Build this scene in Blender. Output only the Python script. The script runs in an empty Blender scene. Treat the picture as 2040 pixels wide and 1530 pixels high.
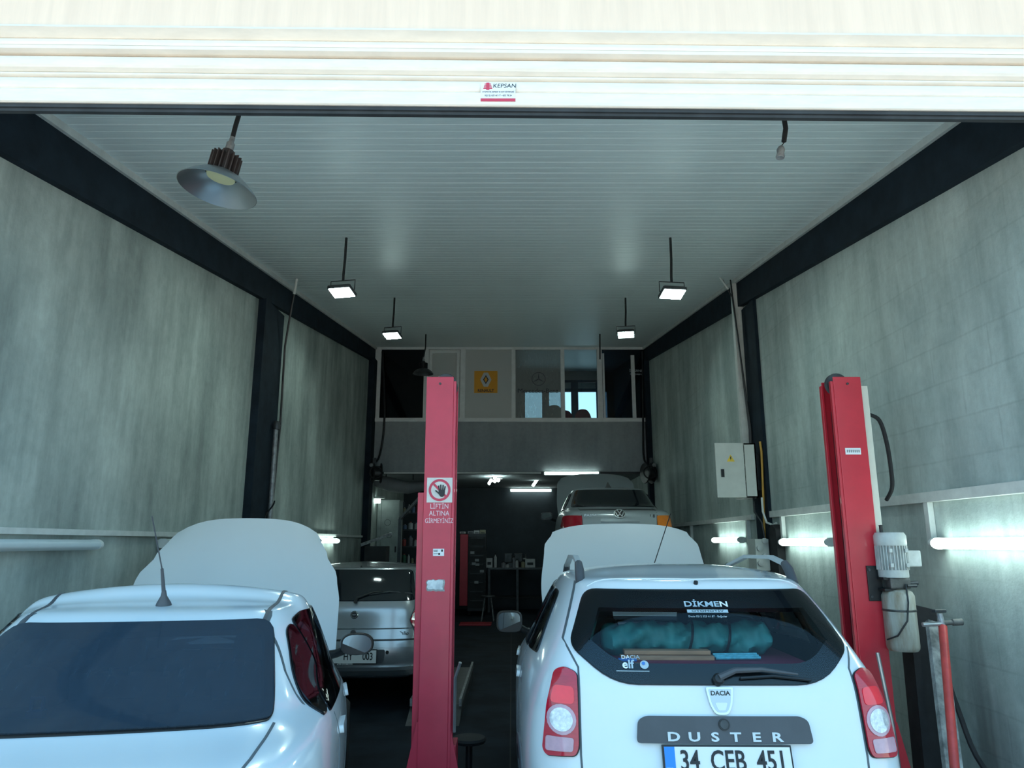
import bpy, bmesh, math, random
from mathutils import Vector, Matrix
from mathutils.bvhtree import BVHTree
from mathutils.geometry import delaunay_2d_cdt
random.seed(7)
S = bpy.context.scene
C = S.collection
R = math.radians
# ------------------------------------------------------------------ camera
F, CU, CV, PITCH, CZ = 1450.0, 1020.0, 765.0, R(12.3), 1.76
cam = bpy.data.cameras.new('camera'); camo = bpy.data.objects.new('camera', cam); C.objects.link(camo)
cam.sensor_width = 36; cam.lens = F/2040*36; cam.clip_start = .05; cam.clip_end = 300
camo.location = (0, 0, CZ); camo.rotation_euler = (R(90)+PITCH, 0, 0)
S.camera = camo
# ------------------------------------------------------------------ world, sun, exposure
w = bpy.data.worlds.new('sky'); S.world = w; w.use_nodes = True
nt = w.node_tree; bg = nt.nodes['Background']
tc = nt.nodes.new('ShaderNodeTexCoord'); sx = nt.nodes.new('ShaderNodeSeparateXYZ')
rp = nt.nodes.new('ShaderNodeValToRGB')
nt.links.new(tc.outputs['Generated'], sx.inputs[0]); nt.links.new(sx.outputs['Z'], rp.inputs[0])
rp.color_ramp.elements[0].color = (.50, .84, 1.0, 1); rp.color_ramp.elements[1].color = (.20, .56, 1.0, 1)
nt.links.new(rp.outputs[0], bg.inputs[0]); bg.inputs[1].default_value = 1.75
sun = bpy.data.lights.new('sun', 'SUN'); suno = bpy.data.objects.new('sun', sun); C.objects.link(suno)
sun.energy = 11.0; sun.angle = R(.6); sun.color = (1, .90, .76)
suno.rotation_euler = Vector((.35, -.55, -1.0)).to_track_quat('-Z', 'Y').to_euler()
vs = S.view_settings
vs.view_transform = 'Standard'; vs.look = 'None'; vs.gamma = 1; vs.use_curve_mapping = False; vs.exposure = 0.06

# ------------------------------------------------------------------ helpers
def at(u, v, Y=None, X=None):
    a, b = (u-CU)/F, (CV-v)/F
    y = math.cos(PITCH)-b*math.sin(PITCH); z = math.sin(PITCH)+b*math.cos(PITCH)
    k = Y/y if Y is not None else X/a
    return Vector((a*k, y*k, CZ+z*k))

M = {}
def mat(name, col, rough=.5, metal=0., var=0., scale=6., stretch=(1, 1, 1), bump=0., emit=0., coat=0., col2=None, detail=6., spec=.5):
    m = bpy.data.materials.new(name); m.use_nodes = True; n = m.node_tree.nodes; l = m.node_tree.links
    b = n['Principled BSDF']
    b.inputs['Base Color'].default_value = (*col, 1); b.inputs['Roughness'].default_value = rough; b.inputs['Metallic'].default_value = metal
    b.inputs['Coat Weight'].default_value = coat; b.inputs['Coat Roughness'].default_value = .06; b.inputs['Specular IOR Level'].default_value = spec
    if emit:
        b.inputs['Emission Color'].default_value = (*col, 1); b.inputs['Emission Strength'].default_value = emit
    if var or col2 or bump:
        t = n.new('ShaderNodeTexCoord'); mp = n.new('ShaderNodeMapping'); mp.inputs['Scale'].default_value = stretch
        no = n.new('ShaderNodeTexNoise'); no.inputs['Scale'].default_value = scale; no.inputs['Detail'].default_value = detail; no.inputs['Roughness'].default_value = .62
        l.new(t.outputs['Object'], mp.inputs[0]); l.new(mp.outputs[0], no.inputs[0])
        if var or col2:
            r = n.new('ShaderNodeValToRGB'); c2 = col2 or tuple(max(0, c*(1-var)) for c in col); c1 = col if col2 else tuple(min(1, c*(1+var)) for c in col)
            r.color_ramp.elements[0].position = .32; r.color_ramp.elements[1].position = .68
            r.color_ramp.elements[0].color = (*c2, 1); r.color_ramp.elements[1].color = (*c1, 1)
            l.new(no.outputs[0], r.inputs[0]); l.new(r.outputs[0], b.inputs['Base Color'])
        if bump:
            bp = n.new('ShaderNodeBump'); bp.inputs['Strength'].default_value = bump; bp.inputs['Distance'].default_value = .02
            l.new(no.outputs[0], bp.inputs['Height']); l.new(bp.outputs[0], b.inputs['Normal'])
    M[name] = m; return m

def glass(name, tint, gloss=1., rough=.02, film=None, filmamt=.0):
    m = bpy.data.materials.new(name); m.use_nodes = True; n = m.node_tree.nodes; l = m.node_tree.links
    for x in list(n):
        if x.type != 'OUTPUT_MATERIAL': n.remove(x)
    o = [x for x in n if x.type == 'OUTPUT_MATERIAL'][0]
    tr = n.new('ShaderNodeBsdfTransparent'); tr.inputs[0].default_value = (*tint, 1)
    gl = n.new('ShaderNodeBsdfGlossy'); gl.inputs['Roughness'].default_value = rough
    fr = n.new('ShaderNodeFresnel'); fr.inputs[0].default_value = 1.5
    mu = n.new('ShaderNodeMath'); mu.operation = 'MULTIPLY'; mu.inputs[1].default_value = gloss; l.new(fr.outputs[0], mu.inputs[0])
    base = tr
    if film:
        df = n.new('ShaderNodeBsdfDiffuse'); df.inputs[0].default_value = (*film, 1)
        t = n.new('ShaderNodeTexCoord'); mp = n.new('ShaderNodeMapping'); mp.inputs['Scale'].default_value = (24, 3, 3)
        no = n.new('ShaderNodeTexNoise'); no.inputs['Scale'].default_value = 2.5; no.inputs['Detail'].default_value = 5
        mr = n.new('ShaderNodeMapRange'); mr.inputs[1].default_value = .3; mr.inputs[2].default_value = .75
        mr.inputs[3].default_value = filmamt*.86; mr.inputs[4].default_value = min(1, filmamt*1.06)
        l.new(t.outputs['Object'], mp.inputs[0]); l.new(mp.outputs[0], no.inputs[0]); l.new(no.outputs[0], mr.inputs[0])
        m0 = n.new('ShaderNodeMixShader'); l.new(mr.outputs[0], m0.inputs[0]); l.new(tr.outputs[0], m0.inputs[1]); l.new(df.outputs[0], m0.inputs[2]); base = m0
    mx = n.new('ShaderNodeMixShader'); l.new(mu.outputs[0], mx.inputs[0]); l.new(base.outputs[0], mx.inputs[1]); l.new(gl.outputs[0], mx.inputs[2])
    l.new(mx.outputs[0], o.inputs[0]); M[name] = m; return m

ORG = {}
def org(p): return ORG.get(p.name, Vector((0, 0, 0))) if p else Vector((0, 0, 0))
def tag(o, label=None, cat=None, group=None, kind=None):
    if label: o['label'] = label
    if cat: o['category'] = cat
    if group: o['group'] = group
    if kind: o['kind'] = kind
    return o
def thing(name, label, cat, loc, rz=0, group=None, local=False):
    o = bpy.data.objects.new(name, None); C.objects.link(o); o.empty_display_size = .1
    o.location = loc; o.rotation_euler = (0, 0, rz)
    ORG[o.name] = Vector((0, 0, 0)) if local else Vector(loc)
    return tag(o, label, cat, group)

def cr(path, n=5):
    P = [Vector(p) for p in path]; out = []
    for i in range(len(P)-1):
        a, b, c, d = P[max(i-1, 0)], P[i], P[i+1], P[min(i+2, len(P)-1)]
        for j in range(n):
            t = j/n; out.append(.5*((2*b)+(c-a)*t+(2*a-5*b+4*c-d)*t*t+(3*b-a-3*c+d)*t**3))
    return out+[P[-1]]
class MB:
    def __init__(s): s.v = []; s.f = []
    def add(s, vs, fs):
        k = len(s.v); s.v += [Vector(p) for p in vs]; s.f += [tuple(i+k for i in f) for f in fs]; return s
    def box(s, x0, x1, y0, y1, z0, z1):
        return s.add([(x, y, z) for z in (z0, z1) for y in (y0, y1) for x in (x0, x1)],
                     [(0, 2, 3, 1), (4, 5, 7, 6), (0, 1, 5, 4), (1, 3, 7, 5), (3, 2, 6, 7), (2, 0, 4, 6)])
    def obox(s, c, size, rot):
        m = rot.to_3x3() if isinstance(rot, Matrix) else rot
        h = Vector(size)/2; c = Vector(c)
        vs = [c+m@Vector((x*h.x, y*h.y, z*h.z)) for z in (-1, 1) for y in (-1, 1) for x in (-1, 1)]
        return s.add(vs, [(0, 2, 3, 1), (4, 5, 7, 6), (0, 1, 5, 4), (1, 3, 7, 5), (3, 2, 6, 7), (2, 0, 4, 6)])
    def bar(s, a, b, wd, th, up=(0, 0, 1)):
        a, b = Vector(a), Vector(b); d = b-a; L = d.length; d.normalize()
        u = Vector(up)
        if abs(d.dot(u)) > .98: u = Vector((0, 1, 0))
        x = d.cross(u).normalized(); z = x.cross(d)
        m = Matrix((x, d, z)).transposed()
        return s.obox((a+b)/2, (wd, L, th), m)
    def tube(s, path, r, n=8, cap=True):
        path = [Vector(p) for p in path]; k = len(path); rr = r if isinstance(r, (list, tuple)) else [r]*k
        ref = None; rings = []
        for i in range(k):
            d = (path[min(i+1, k-1)]-path[max(i-1, 0)]).normalized()
            if ref is None: ref = Vector((0, 0, 1)) if abs(d.z) < .9 else Vector((1, 0, 0))
            x = d.cross(ref)
            if x.length < 1e-4: x = d.cross(Vector((0, 1, 0)))
            x.normalize(); y = d.cross(x); ref = x.cross(d)
            rings.append([path[i]+rr[i]*(math.cos(a)*x+math.sin(a)*y) for a in [2*math.pi*j/n for j in range(n)]])
        vs = [p for q in rings for p in q]; fs = []
        for i in range(k-1):
            for j in range(n):
                fs.append((i*n+j, i*n+(j+1) % n, (i+1)*n+(j+1) % n, (i+1)*n+j))
        if cap: fs += [tuple(range(n-1, -1, -1)), tuple((k-1)*n+j for j in range(n))]
        return s.add(vs, fs)
    def lathe(s, prof, o, n=24, axis=(0, 0, 1), cap=True):
        q = Vector((0, 0, 1)).rotation_difference(Vector(axis)).to_matrix(); o = Vector(o); vs = []; fs = []
        for (r, z) in prof:
            for j in range(n):
                a = 2*math.pi*j/n; vs.append(o+q@Vector((r*math.cos(a), r*math.sin(a), z)))
        for i in range(len(prof)-1):
            for j in range(n):
                fs.append((i*n+j, i*n+(j+1) % n, (i+1)*n+(j+1) % n, (i+1)*n+j))
        if cap and prof[0][0] > 1e-4: fs.append(tuple(range(n-1, -1, -1)))
        if cap and prof[-1][0] > 1e-4: fs.append(tuple((len(prof)-1)*n+j for j in range(n)))
        return s.add(vs, fs)
    def prism(s, poly, pl, a, b):
        k = len(poly)
        def P(p, t): return {'xz': (p[0], t, p[1]), 'yz': (t, p[0], p[1]), 'xy': (p[0], p[1], t)}[pl]
        vs = [P(p, a) for p in poly]+[P(p, b) for p in poly]
        fs = [tuple(range(k-1, -1, -1)), tuple(range(k, 2*k))]+[(i, (i+1) % k, k+(i+1) % k, k+i) for i in range(k)]
        return s.add(vs, fs)
    def ring(s, o, r, th, ax, d=.004, n=32):
        return s.lathe([(r-th, 0), (r-th, d), (r, d), (r, 0), (r-th, 0)], o, n, ax, cap=False)
    def xf(s, m):
        s.v = [m@p for p in s.v]; return s
    def build(s, name, mt, parent=None, smooth=False, bevel=0., fix=True):
        me = bpy.data.meshes.new(name); o3 = org(parent)
        me.from_pydata([p-o3 for p in s.v], [], s.f)
        if fix or bevel:
            bm = bmesh.new(); bm.from_mesh(me)
            if bevel: 
                bmesh.ops.remove_doubles(bm, verts=bm.verts, dist=1e-5)
                bmesh.ops.bevel(bm, geom=list(bm.edges), offset=bevel, segments=2, affect='EDGES', profile=.6)
            bmesh.ops.recalc_face_normals(bm, faces=bm.faces); bm.to_mesh(me); bm.free()
        if smooth:
            for p in me.polygons: p.use_smooth = True
            try: me.set_sharp_from_angle(angle=R(38))
            except Exception: pass
        o = bpy.data.objects.new(name, me); C.objects.link(o)
        me.materials.append(M[mt] if isinstance(mt, str) else mt)
        if parent: o.parent = parent; ORG[o.name] = o3
        return o
def struct(o, label=None, cat=None):
    o['kind'] = 'structure'
    if label: o['label'] = label
    if cat: o['category'] = cat
    return o

def text(name, s, size, mt, parent, loc, rot=(R(90), 0, 0), ext=.002, align='CENTER', bold=0., sx=1., shear=0.):
    cu = bpy.data.curves.new(name, 'FONT'); cu.body = s; cu.size = size; cu.extrude = ext; cu.offset = bold
    cu.align_x = align; cu.align_y = 'CENTER'; cu.shear = shear; cu.resolution_u = 3
    t = bpy.data.objects.new('tmp_text', cu); C.objects.link(t)
    bpy.context.view_layer.update()
    me = bpy.data.meshes.new_from_object(t.evaluated_get(bpy.context.evaluated_depsgraph_get()))
    bpy.data.objects.remove(t); bpy.data.curves.remove(cu)
    m = (rot.to_4x4() if isinstance(rot, Matrix) else Matrix.Identity(4) if rot is None else __import__('mathutils').Euler(rot).to_matrix().to_4x4())
    me.transform(Matrix.Translation(Vector(loc)-org(parent))@m@Matrix.Diagonal((sx, 1, 1, 1)))
    o = bpy.data.objects.new(name, me); C.objects.link(o); me.materials.clear(); me.materials.append(M[mt])
    if parent: o.parent = parent; ORG[o.name] = org(parent)
    return o

# ------------------------------------------------------------------ materials
def plaster(name, c1, c2, blocks=False, dark=.55):
    m = mat(name, c1, .85, var=.01, scale=1.0); n = m.node_tree.nodes; l = m.node_tree.links
    b = n['Principled BSDF']
    t = n.new('ShaderNodeTexCoord')
    def noise(sc, st, det=7):
        mp = n.new('ShaderNodeMapping'); mp.inputs['Scale'].default_value = st; l.new(t.outputs['Object'], mp.inputs[0])
        q = n.new('ShaderNodeTexNoise'); q.inputs['Scale'].default_value = sc; q.inputs['Detail'].default_value = det; q.inputs['Roughness'].default_value = .65
        l.new(mp.outputs[0], q.inputs[0]); return q
    a = noise(1.1, (1, 1, .7)); s2 = noise(3.2, (1, 1, .16)); f = noise(14, (1, 1, 1))
    def ramp(src, p0, p1, k0, k1):
        r = n.new('ShaderNodeValToRGB'); r.color_ramp.elements[0].position = p0; r.color_ramp.elements[1].position = p1
        r.color_ramp.elements[0].color = (*k0, 1); r.color_ramp.elements[1].color = (*k1, 1); l.new(src.outputs[0], r.inputs[0]); return r
    def mul(x, y, fac):
        q = n.new('ShaderNodeMix'); q.data_type = 'RGBA'; q.blend_type = 'MULTIPLY'; q.inputs[0].default_value = fac
        l.new(x, q.inputs[6]); l.new(y, q.inputs[7]); return q.outputs[2]
    r1 = ramp(a, .36, .64, c2, c1); r2 = ramp(s2, .34, .62, (dark, dark*1.03, dark*1.02), (1, 1, 1)); r3 = ramp(f, .3, .6, (.86, .86, .86), (1, 1, 1))
    out = mul(mul(r1.outputs[0], r2.outputs[0], .75), r3.outputs[0], .8)
    bp = n.new('ShaderNodeBump'); bp.inputs['Strength'].default_value = .25; bp.inputs['Distance'].default_value = .02
    l.new(f.outputs[0], bp.inputs['Height'])
    if blocks:
        mp = n.new('ShaderNodeMapping'); mp.inputs['Rotation'].default_value = (0, R(90), R(90)); l.new(t.outputs['Object'], mp.inputs[0])
        sp = n.new('ShaderNodeSeparateXYZ'); l.new(t.outputs['Object'], sp.inputs[0])
        cb = n.new('ShaderNodeCombineXYZ'); l.new(sp.outputs['Y'], cb.inputs[0]); l.new(sp.outputs['Z'], cb.inputs[1])
        br = n.new('ShaderNodeTexBrick'); br.inputs['Scale'].default_value = 1; br.inputs['Brick Width'].default_value = .6; br.inputs['Row Height'].default_value = .25
        br.inputs['Mortar Size'].default_value = .012; br.inputs['Mortar Smooth'].default_value = 1
        br.inputs['Color1'].default_value = (.94, .94, .94, 1); br.inputs['Color2'].default_value = (1.0, 1.0, 1.0, 1); br.inputs['Mortar'].default_value = (.82, .82, .82, 1)
        no = noise(2, (1, 1, 1)); dm = n.new('ShaderNodeMix'); dm.data_type = 'VECTOR'; dm.inputs[0].default_value = .03
        l.new(cb.outputs[0], dm.inputs[4]); l.new(no.outputs['Color'], dm.inputs[5]); l.new(dm.outputs[1], br.inputs[0])
        msk = ramp(noise(.6, (1, 1, 1)), .42, .6, (.1,)*3, (.85,)*3)
        q = n.new('ShaderNodeMix'); q.data_type = 'RGBA'; q.blend_type = 'MULTIPLY'
        l.new(msk.outputs[0], q.inputs[0]); l.new(out, q.inputs[6]); l.new(br.outputs[0], q.inputs[7]); out = q.outputs[2]
    # greasy drips on the lower wall
    if name != 'parapet':
        d = ramp(noise(2.6, (1, 1, .07), 3), .56, .66, (0, 0, 0), (1, 1, 1))
        sz = n.new('ShaderNodeSeparateXYZ'); l.new(t.outputs['Object'], sz.inputs[0])
        mr = n.new('ShaderNodeMapRange'); mr.inputs[1].default_value = 1.55; mr.inputs[2].default_value = 1.2; l.new(sz.outputs['Z'], mr.inputs[0])
        mm = n.new('ShaderNodeMath'); mm.operation = 'MULTIPLY'; l.new(d.outputs[0], mm.inputs[0]); l.new(mr.outputs[0], mm.inputs[1])
        m2 = n.new('ShaderNodeMath'); m2.operation = 'MULTIPLY'; m2.inputs[1].default_value = .55; l.new(mm.outputs[0], m2.inputs[0])
        q = n.new('ShaderNodeMix'); q.data_type = 'RGBA'; l.new(m2.outputs[0], q.inputs[0]); l.new(out, q.inputs[6]); q.inputs[7].default_value = (.10, .12, .11, 1); out = q.outputs[2]
    l.new(out, b.inputs['Base Color']); l.new(bp.outputs[0], b.inputs['Normal'])
    return m
plaster('plaster_left', (.62, .69, .64), (.40, .46, .43), dark=.48)
plaster('plaster_right', (.62, .70, .66), (.43, .51, .49), blocks=True, dark=.58)
plaster('parapet', (.40, .43, .45), (.33, .36, .38), dark=.8)
mat('facade', (.92, .70, .54), .8, var=.05, scale=3, stretch=(6, 1, .4), bump=.05)
mat('shutter_white', (.92, .83, .73), .35, var=.06, scale=5, stretch=(1, 1, 6))
mat('dark_seal', (.03, .035, .04), .6, var=.3)
mat('ceiling_pvc', (.74, .82, .82), .44, var=.07, scale=5, stretch=(.5, 9, 9), spec=.4)
mat('ceiling_base', (.12, .13, .13), .8, var=.1)
mat('navy', (.012, .021, .031), .8, var=.3, scale=5, bump=.1, spec=.2)
mat('trim_white', (.62, .64, .62), .5, var=.12, scale=8)
mat('duct_white', (.66, .68, .65), .45, var=.10, scale=10)
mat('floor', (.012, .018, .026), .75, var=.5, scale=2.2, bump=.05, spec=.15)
mat('asphalt', (.46, .41, .35), .9, var=.15, scale=3, bump=.1)
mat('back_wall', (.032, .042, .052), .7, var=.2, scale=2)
mat('room_wall', (.42, .44, .44), .8, var=.05)
mat('alu', (.80, .82, .82), .4, var=.06, scale=10)
mat('film_grey', (.56, .58, .57), .12, var=.02, scale=2, coat=.4)
mat('lift_red', (.60, .035, .075), .35, var=.10, scale=4, bump=.02, coat=.2)
mat('lift_red_bright', (.64, .03, .05), .30, var=.08, scale=4, coat=.3)
mat('cream', (.72, .70, .60), .5, var=.06)
mat('black', (.012, .013, .015), .4, var=.2)
mat('black_matte', (.015, .016, .018), .75, var=.3)
mat('rubber', (.018, .018, .02), .8, var=.3, scale=12)
mat('steel', (.45, .47, .48), .35, metal=.9, var=.15, scale=10)
mat('dark_steel', (.07, .075, .08), .45, metal=.5, var=.3, scale=8)
mat('greasy', (.10, .10, .095), .5, metal=.3, var=.5, scale=14, bump=.1)
mat('motor_grey', (.55, .57, .55), .45, var=.2, scale=8)
mat('tank', (.52, .54, .50), .45, col2=(.20, .14, .07), scale=3.4, stretch=(3.2, 3.2, .6))
mat('white_paint', (.80, .84, .86), .22, var=.015, scale=2, coat=.8)
mat('silver_paint', (.46, .48, .50), .25, metal=.65, var=.02, coat=.6)
mat('pale_paint', (.48, .53, .55), .28, metal=.25, var=.02, coat=.5)
mat('grey_trim', (.075, .08, .09), .5, var=.1)
mat('seam', (.10, .12, .13), .6, var=.1)
mat('rail_silver', (.62, .66, .68), .35, metal=.25, var=.03)
mat('chrome', (.80, .82, .84), .12, metal=1., var=.03)
mat('silver_letter', (.55, .58, .60), .3, metal=.7, var=.03)
mat('red_lens', (.55, .008, .03), .12, var=.12, scale=18, stretch=(1, 1, 9), coat=1.)
mat('red_bright', (.85, .02, .04), .12, var=.1, scale=10, coat=1., emit=.15)
mat('pink_lens', (.62, .35, .42), .15, var=.12, scale=18, coat=1.)
mat('clear_lens', (.72, .70, .72), .1, metal=.35, var=.25, scale=60, coat=1.)
mat('orange_lens', (.80, .22, .02), .15, var=.1, coat=1.)
mat('plate_white', (.84, .85, .84), .35, var=.02)
mat('plate_blue', (.02, .25, .75), .35, var=.02)
mat('ink', (.015, .016, .02), .5, var=.1)
mat('white_print', (.86, .88, .90), .5, var=.05)
mat('pink_print', (.85, .66, .72), .5, var=.08)
mat('sign_white', (.70, .68, .64), .55, var=.10, scale=14)
mat('sign_red', (.62, .05, .10), .5, var=.08)
mat('torn_paper', (.75, .80, .84), .6, var=.3, scale=18)
mat('bare_metal', (.30, .31, .32), .5, metal=.5, var=.4, scale=20)
mat('orange_sticker', (.80, .36, .02), .45, var=.04)
mat('yellow', (.80, .55, .06), .5, var=.06)
mat('pipe_yellow', (.55, .30, .05), .5, var=.1)
mat('panel_grey', (.58, .60, .56), .5, var=.05, scale=8)
mat('tarp', (.05, .30, .29), .55, var=.3, scale=5, bump=.3)
mat('wood', (.58, .28, .15), .6, var=.25, scale=5, stretch=(1, 6, 6))
mat('maroon', (.26, .03, .07), .6, var=.15)
mat('cloth_dark', (.035, .038, .045), .85, var=.2, scale=20)
mat('blue_item', (.06, .22, .60), .5, var=.1)
mat('cyan_item', (.15, .55, .65), .4, var=.3, scale=30)
mat('tan', (.40, .30, .16), .6, var=.1)
mat('locker', (.36, .41, .39), .55, var=.15, scale=6)
mat('plank_dirty', (.42, .43, .41), .8, col2=(.07, .08, .08), scale=12)
mat('jack_red', (.55, .06, .05), .4, var=.25, scale=9)
mat('tool_red', (.42, .015, .03), .4, var=.1)
mat('reflector', (.42, .43, .43), .32, metal=.9, var=.04)
mat('brown_bulb', (.055, .042, .040), .45, var=.2)
mat('led_off', (.62, .62, .36), .4, var=.04)
mat('tube_off', (.60, .68, .70), .35, var=.04)
mat('tube_lit', (.78, 1.0, .95), .5, emit=9., var=.001)
mat('flood_lit', (.74, 1.0, .96), .5, emit=85., var=.001)
mat('hydrant', (.25, .26, .27), .6, var=.1)
for i, c in enumerate([(.5, .5, .5), (.12, .18, .30), (.35, .06, .05), (.30, .28, .18), (.05, .16, .10), (.20, .20, .22)]):
    mat('item%d' % i, c, .45, var=.15, scale=12)
glass('pane', (.92, .95, .95), 1.0)
glass('pane_dark', (.16, .20, .24), 1., .03)
glass('auto_glass', (.80, .86, .88), .55)
glass('auto_tint', (.26, .32, .38), .7, .04)
glass('auto_dusty', (.16, .20, .24), .8, .08, film=(.075, .12, .17), filmamt=.42)
mat('glass_black', (.012, .016, .02), .06, var=.1, coat=.6)
mat('frit', (.008, .009, .011), .25, var=.1)
mat('mirror', (.75, .80, .82), .03, metal=1., var=.01)

# ------------------------------------------------------------------ setting
WL, WR, YF, YM, YB = -3.03, 2.93, 3.25, 15.3, 20.6
def ceil_z(y): return 4.43+.1335*(y-4.17)
SL = math.atan(.1335)
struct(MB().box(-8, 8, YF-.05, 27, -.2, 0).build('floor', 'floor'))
struct(MB().box(-60, 60, -90, YF-.051, -.2, -.005).build('street_ground', 'asphalt'), 'pale sunlit concrete street in front of the workshop', 'ground')
def wall(name, x0, x1, m):
    struct(MB().prism([(YF, 0), (YB+.3, 0), (YB+.3, ceil_z(YB+.3)+.25), (YF, ceil_z(YF)+.25)], 'yz', x0, x1).build(name, m))
wall('wall_left', WL-.3, WL, 'plaster_left'); wall('wall_right', WR, WR+.3, 'plaster_right')
# back wall with the lower dark room and upper window openings
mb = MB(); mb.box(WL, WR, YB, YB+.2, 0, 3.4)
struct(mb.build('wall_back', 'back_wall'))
mb = MB(); mb.box(WL, WR, YB, YB+.2, 3.4, 4.55)
mb.box(WL, .35, YB, YB+.2, 4.55, 7.0); mb.box(2.75, WR, YB, YB+.2, 4.55, 7.0); mb.box(.35, 2.75, YB, YB+.2, 6.35, 7.0)
struct(mb.build('wall_upper_back', 'room_wall'))
# roof deck over everything
mb = MB(); mb.prism([(YF+.21, ceil_z(YF+.21)+.06), (YB+.5, ceil_z(YB+.5)+.06), (YB+.5, ceil_z(YB+.5)+.4), (YF+.21, ceil_z(YF+.21)+.4)], 'yz', WL-.4, WR+.4)
ceil = struct(mb.build('ceiling', 'ceiling_base'))
pw = .215
pm = MB(); hw = pw/2
pm.prism([(-hw+.0005, -.014), (-hw+.003, -.019), (-hw+.008, -.022), (-.004, -.0225), (-.002, -.021), (.002, -.021), (.004, -.0225), (hw-.008, -.022), (hw-.003, -.019), (hw-.0005, -.014), (hw-.001, 0), (-hw+.001, 0)], 'yz', WL+.02, WR-.02)
p0 = None; y = YF+.32; k = 0
while y < YB-.1:
    if p0 is None:
        p0 = pm.build('ceiling_panel', 'ceiling_pvc', ceil); o = p0
    else:
        o = p0.copy(); C.objects.link(o); o.parent = ceil
    o.location = (0, y, ceil_z(y)+.022); o.rotation_euler = (SL, 0, 0)
    y += pw*math.cos(SL); k += 1
# beams along the walls, pillars, trims
for sd, xw, nm in ((-1, WL, 'left'), (1, WR, 'right')):
    a, b = (xw, xw-sd*.07)
    lo = [(YF, -.41), (8.4, -.37), (YM, -.33)]
    pts = [(YF, ceil_z(YF)-.01)]+[(YM, ceil_z(YM)-.01)]+[(yy, ceil_z(yy)+dz) for yy, dz in reversed(lo)]
    struct(MB().prism(pts, 'yz', min(a, b), max(a, b)).build('beam_'+nm, 'navy'), 'dark painted beam under the ceiling along the %s wall' % nm, 'beam')
    a2, b2 = xw-sd*.065, xw-sd*.10
    struct(MB().prism([(YF, ceil_z(YF)-.055), (YM, ceil_z(YM)-.055), (YM, ceil_z(YM)+.004), (YF, ceil_z(YF)+.004)], 'yz', min(a2, b2), max(a2, b2)).build('trim_1' if sd < 0 else 'trim_2', 'trim_white'))
struct(MB().box(WL, WL+.09, 8.3, 9.0, 0, ceil_z(8.3)-.36).build('pillar_left', 'navy'), 'dark painted pillar on the left wall', 'pillar')
struct(MB().box(WR-.04, WR, 8.33, 8.76, 0, ceil_z(8.3)-.36).build('pillar_right', 'navy'), 'dark painted pillar on the right wall', 'pillar')
struct(MB().box(WL, WL+.12, YM-.35, YM, 0, ceil_z(YM)-.32).build('pillar_back_left', 'navy'), 'dark corner pillar at the left end of the mezzanine', 'pillar')
struct(MB().box(WR-.10, WR, YM-.2, YM, 0, ceil_z(YM)-.32).build('pillar_back_right', 'navy'), 'dark corner pillar at the right end of the mezzanine', 'pillar')
# mezzanine
Z0, Z1, Z2 = 3.21, 4.36, 5.93
struct(MB().box(WL+.0, WR, YM, YM+.16, Z0, Z1-.05).build('wall_mezzanine', 'parapet'))
struct(MB().box(WL, WR, YM+.16, YB, Z0+.05, Z0+.28).build('floor_mezzanine', 'parapet'))
struct(MB().box(WL, WR, YM-.03, YM+.02, Z0-.05, Z0).build('trim_3', 'black'))
# facade above the shutter
rz = Matrix.Translation((0, YF, 0))@Matrix.Rotation(R(.9), 4, 'Z')@Matrix.Translation((0, -YF, 0))
mb = MB(); mb.box(-9, 9, YF-.02, YF+.2, 4.27, 6.6); mb.box(-9, WL-.0, YF+.01, YF+.2, 0, 4.27); mb.box(WR, 9, YF+.12, YF+.2, 0, 4.27); mb.xf(rz)
struct(mb.build('wall_front', 'facade'))

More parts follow.
